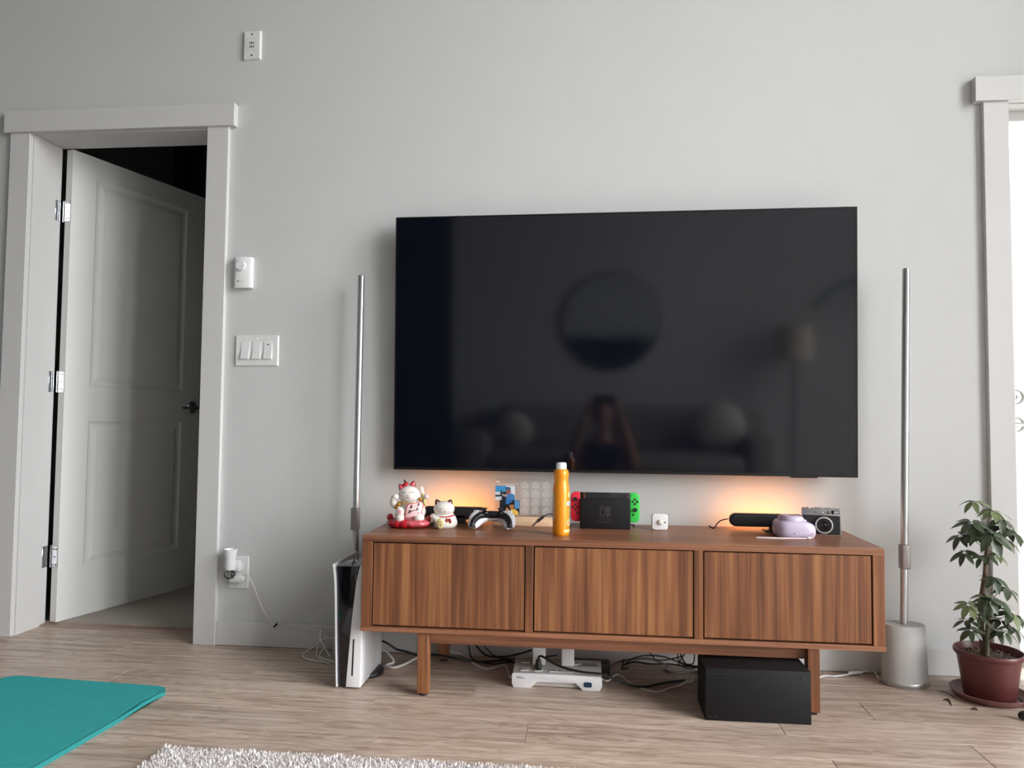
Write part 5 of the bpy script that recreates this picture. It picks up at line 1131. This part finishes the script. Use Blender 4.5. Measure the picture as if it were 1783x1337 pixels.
J = [(0, 0, 0.11, (0.15, 0.11)), (0, -0.05, 0.26, (0.145, 0.10)), (0, -0.075, 0.40, (0.165, 0.105)), (0, -0.070, 0.49, (0.10, 0.075)), (0, -0.065, 0.56, 0.056), (0, -0.06, 0.60, 0.055),
     (-0.17, -0.06, 0.455, 0.062), (-0.245, 0.02, 0.30, 0.050), (-0.19, 0.13, 0.50, 0.040), (-0.115, 0.195, 0.72, 0.028),
     (0.17, -0.06, 0.455, 0.062), (0.245, 0.02, 0.30, 0.050), (0.20, 0.13, 0.50, 0.040), (0.135, 0.195, 0.72, 0.028),
     (-0.10, 0.03, 0.10, 0.090), (-0.36, 0.30, 0.20, 0.066), (-0.10, 0.42, 0.075, 0.045), (-0.02, 0.44, 0.045, 0.035),
     (0.10, 0.03, 0.10, 0.090), (0.36, 0.30, 0.20, 0.066), (0.12, 0.36, 0.065, 0.045), (0.04, 0.33, 0.045, 0.035)]
Ed = [(0,1),(1,2),(2,3),(3,4),(4,5),(2,6),(6,7),(7,8),(8,9),(2,10),(10,11),(11,12),(12,13),(0,14),(14,15),(15,16),(16,17),(0,18),(18,19),(19,20),(20,21)]
bod = skin_obj('body', J, Ed, M_skin, pe)
# clothes sit just outside the body
Jt = [(0, 0.0, 0.10, (0.160, 0.118)), (0, -0.05, 0.26, (0.156, 0.110)), (0, -0.075, 0.40, (0.176, 0.116)), (0, -0.070, 0.485, (0.110, 0.085)), (-0.17, -0.06, 0.455, 0.074), (-0.225, 0.0, 0.345, 0.062), (0.17, -0.06, 0.455, 0.074), (0.225, 0.0, 0.345, 0.062)]
skin_obj('shirt', Jt, [(0,1),(1,2),(2,3),(2,4),(4,5),(2,6),(6,7)], M_shirt, pe)
Jl = [(0, 0.0, 0.12, (0.165, 0.125)), (-0.10, 0.03, 0.108, 0.100), (-0.36, 0.30, 0.205, 0.076), (-0.12, 0.41, 0.082, 0.054), (0.10, 0.03, 0.108, 0.100), (0.36, 0.30, 0.205, 0.076), (0.14, 0.36, 0.078, 0.054)]
skin_obj('trousers', Jl, [(0,1),(1,2),(2,3),(0,4),(4,5),(5,6)], M_trous, pe)
hx, hy, hz = 0.0, -0.055, 0.715
m = MB().ell((hx, hy, hz), (0.078, 0.096, 0.112), 28, 20).ell((hx, hy+0.022, hz-0.070), (0.052, 0.060, 0.050), 20, 14)
hd_ = m.build('head', M_skin, pe, ang=70)
MB().ell((hx, hy+0.100, hz-0.012), (0.014, 0.020, 0.024), 14, 10).build('nose', M_skin, hd_)
for s in (-1, 1):
    MB().ell((hx+s*0.031, hy+0.087, hz+0.012), (0.0125, 0.007, 0.0075), 14, 10).build('eye', M_ink, hd_)
    MB().ell((hx+s*0.080, hy+0.002, hz-0.005), (0.010, 0.020, 0.030), 14, 10).build('ear', M_skin, hd_)
MB().ell((hx, hy+0.083, hz-0.058), (0.024, 0.008, 0.006), 14, 8).build('mouth', pm('lip_tone', (140, 84, 76), 0.5), hd_)
MB().ell((hx, hy-0.016, hz+0.030), (0.088, 0.096, 0.100), 26, 18).build('hair', pm('dark_hair', (30, 24, 22), 0.6, var=0.3, scale=200, bump=0.8, bscale=300), hd_)
for s, X0 in ((-1, -0.115), (1, 0.135)):
    pj = [(X0, 0.195, 0.72, 0.026), (X0-s*0.018, 0.212, 0.765, 0.024), (X0-s*0.022, 0.218, 0.80, 0.020)]; pe_ = [(0, 1), (1, 2)]
    for k in range(4):
        b0 = len(pj); z = 0.790+0.021*k-0.004
        pj += [(X0-s*0.030, 0.206, z, 0.0090), (X0-s*0.046, 0.188, z+0.004, 0.0085), (X0-s*(0.062-0.004*abs(k-1)), 0.198, z+0.004, 0.0080)]
        pe_ += [(2, b0), (b0, b0+1), (b0+1, b0+2)]
    b0 = len(pj); pj += [(X0-s*0.036, 0.232, 0.785, 0.0095), (X0-s*0.052, 0.234, 0.805, 0.0085)]; pe_ += [(1, b0), (b0, b0+1)]
    skin_obj('hand', pj, pe_, M_skin, pe, 0, 1)
tag(MB().box((CAM.x-0.070, -2.806, CAM.z-0.040), (CAM.x+0.078, -2.798, CAM.z+0.032)).build('phone', M_black_gloss, bevel=0.003, seg=3), 'black phone held level in both hands', 'phone')
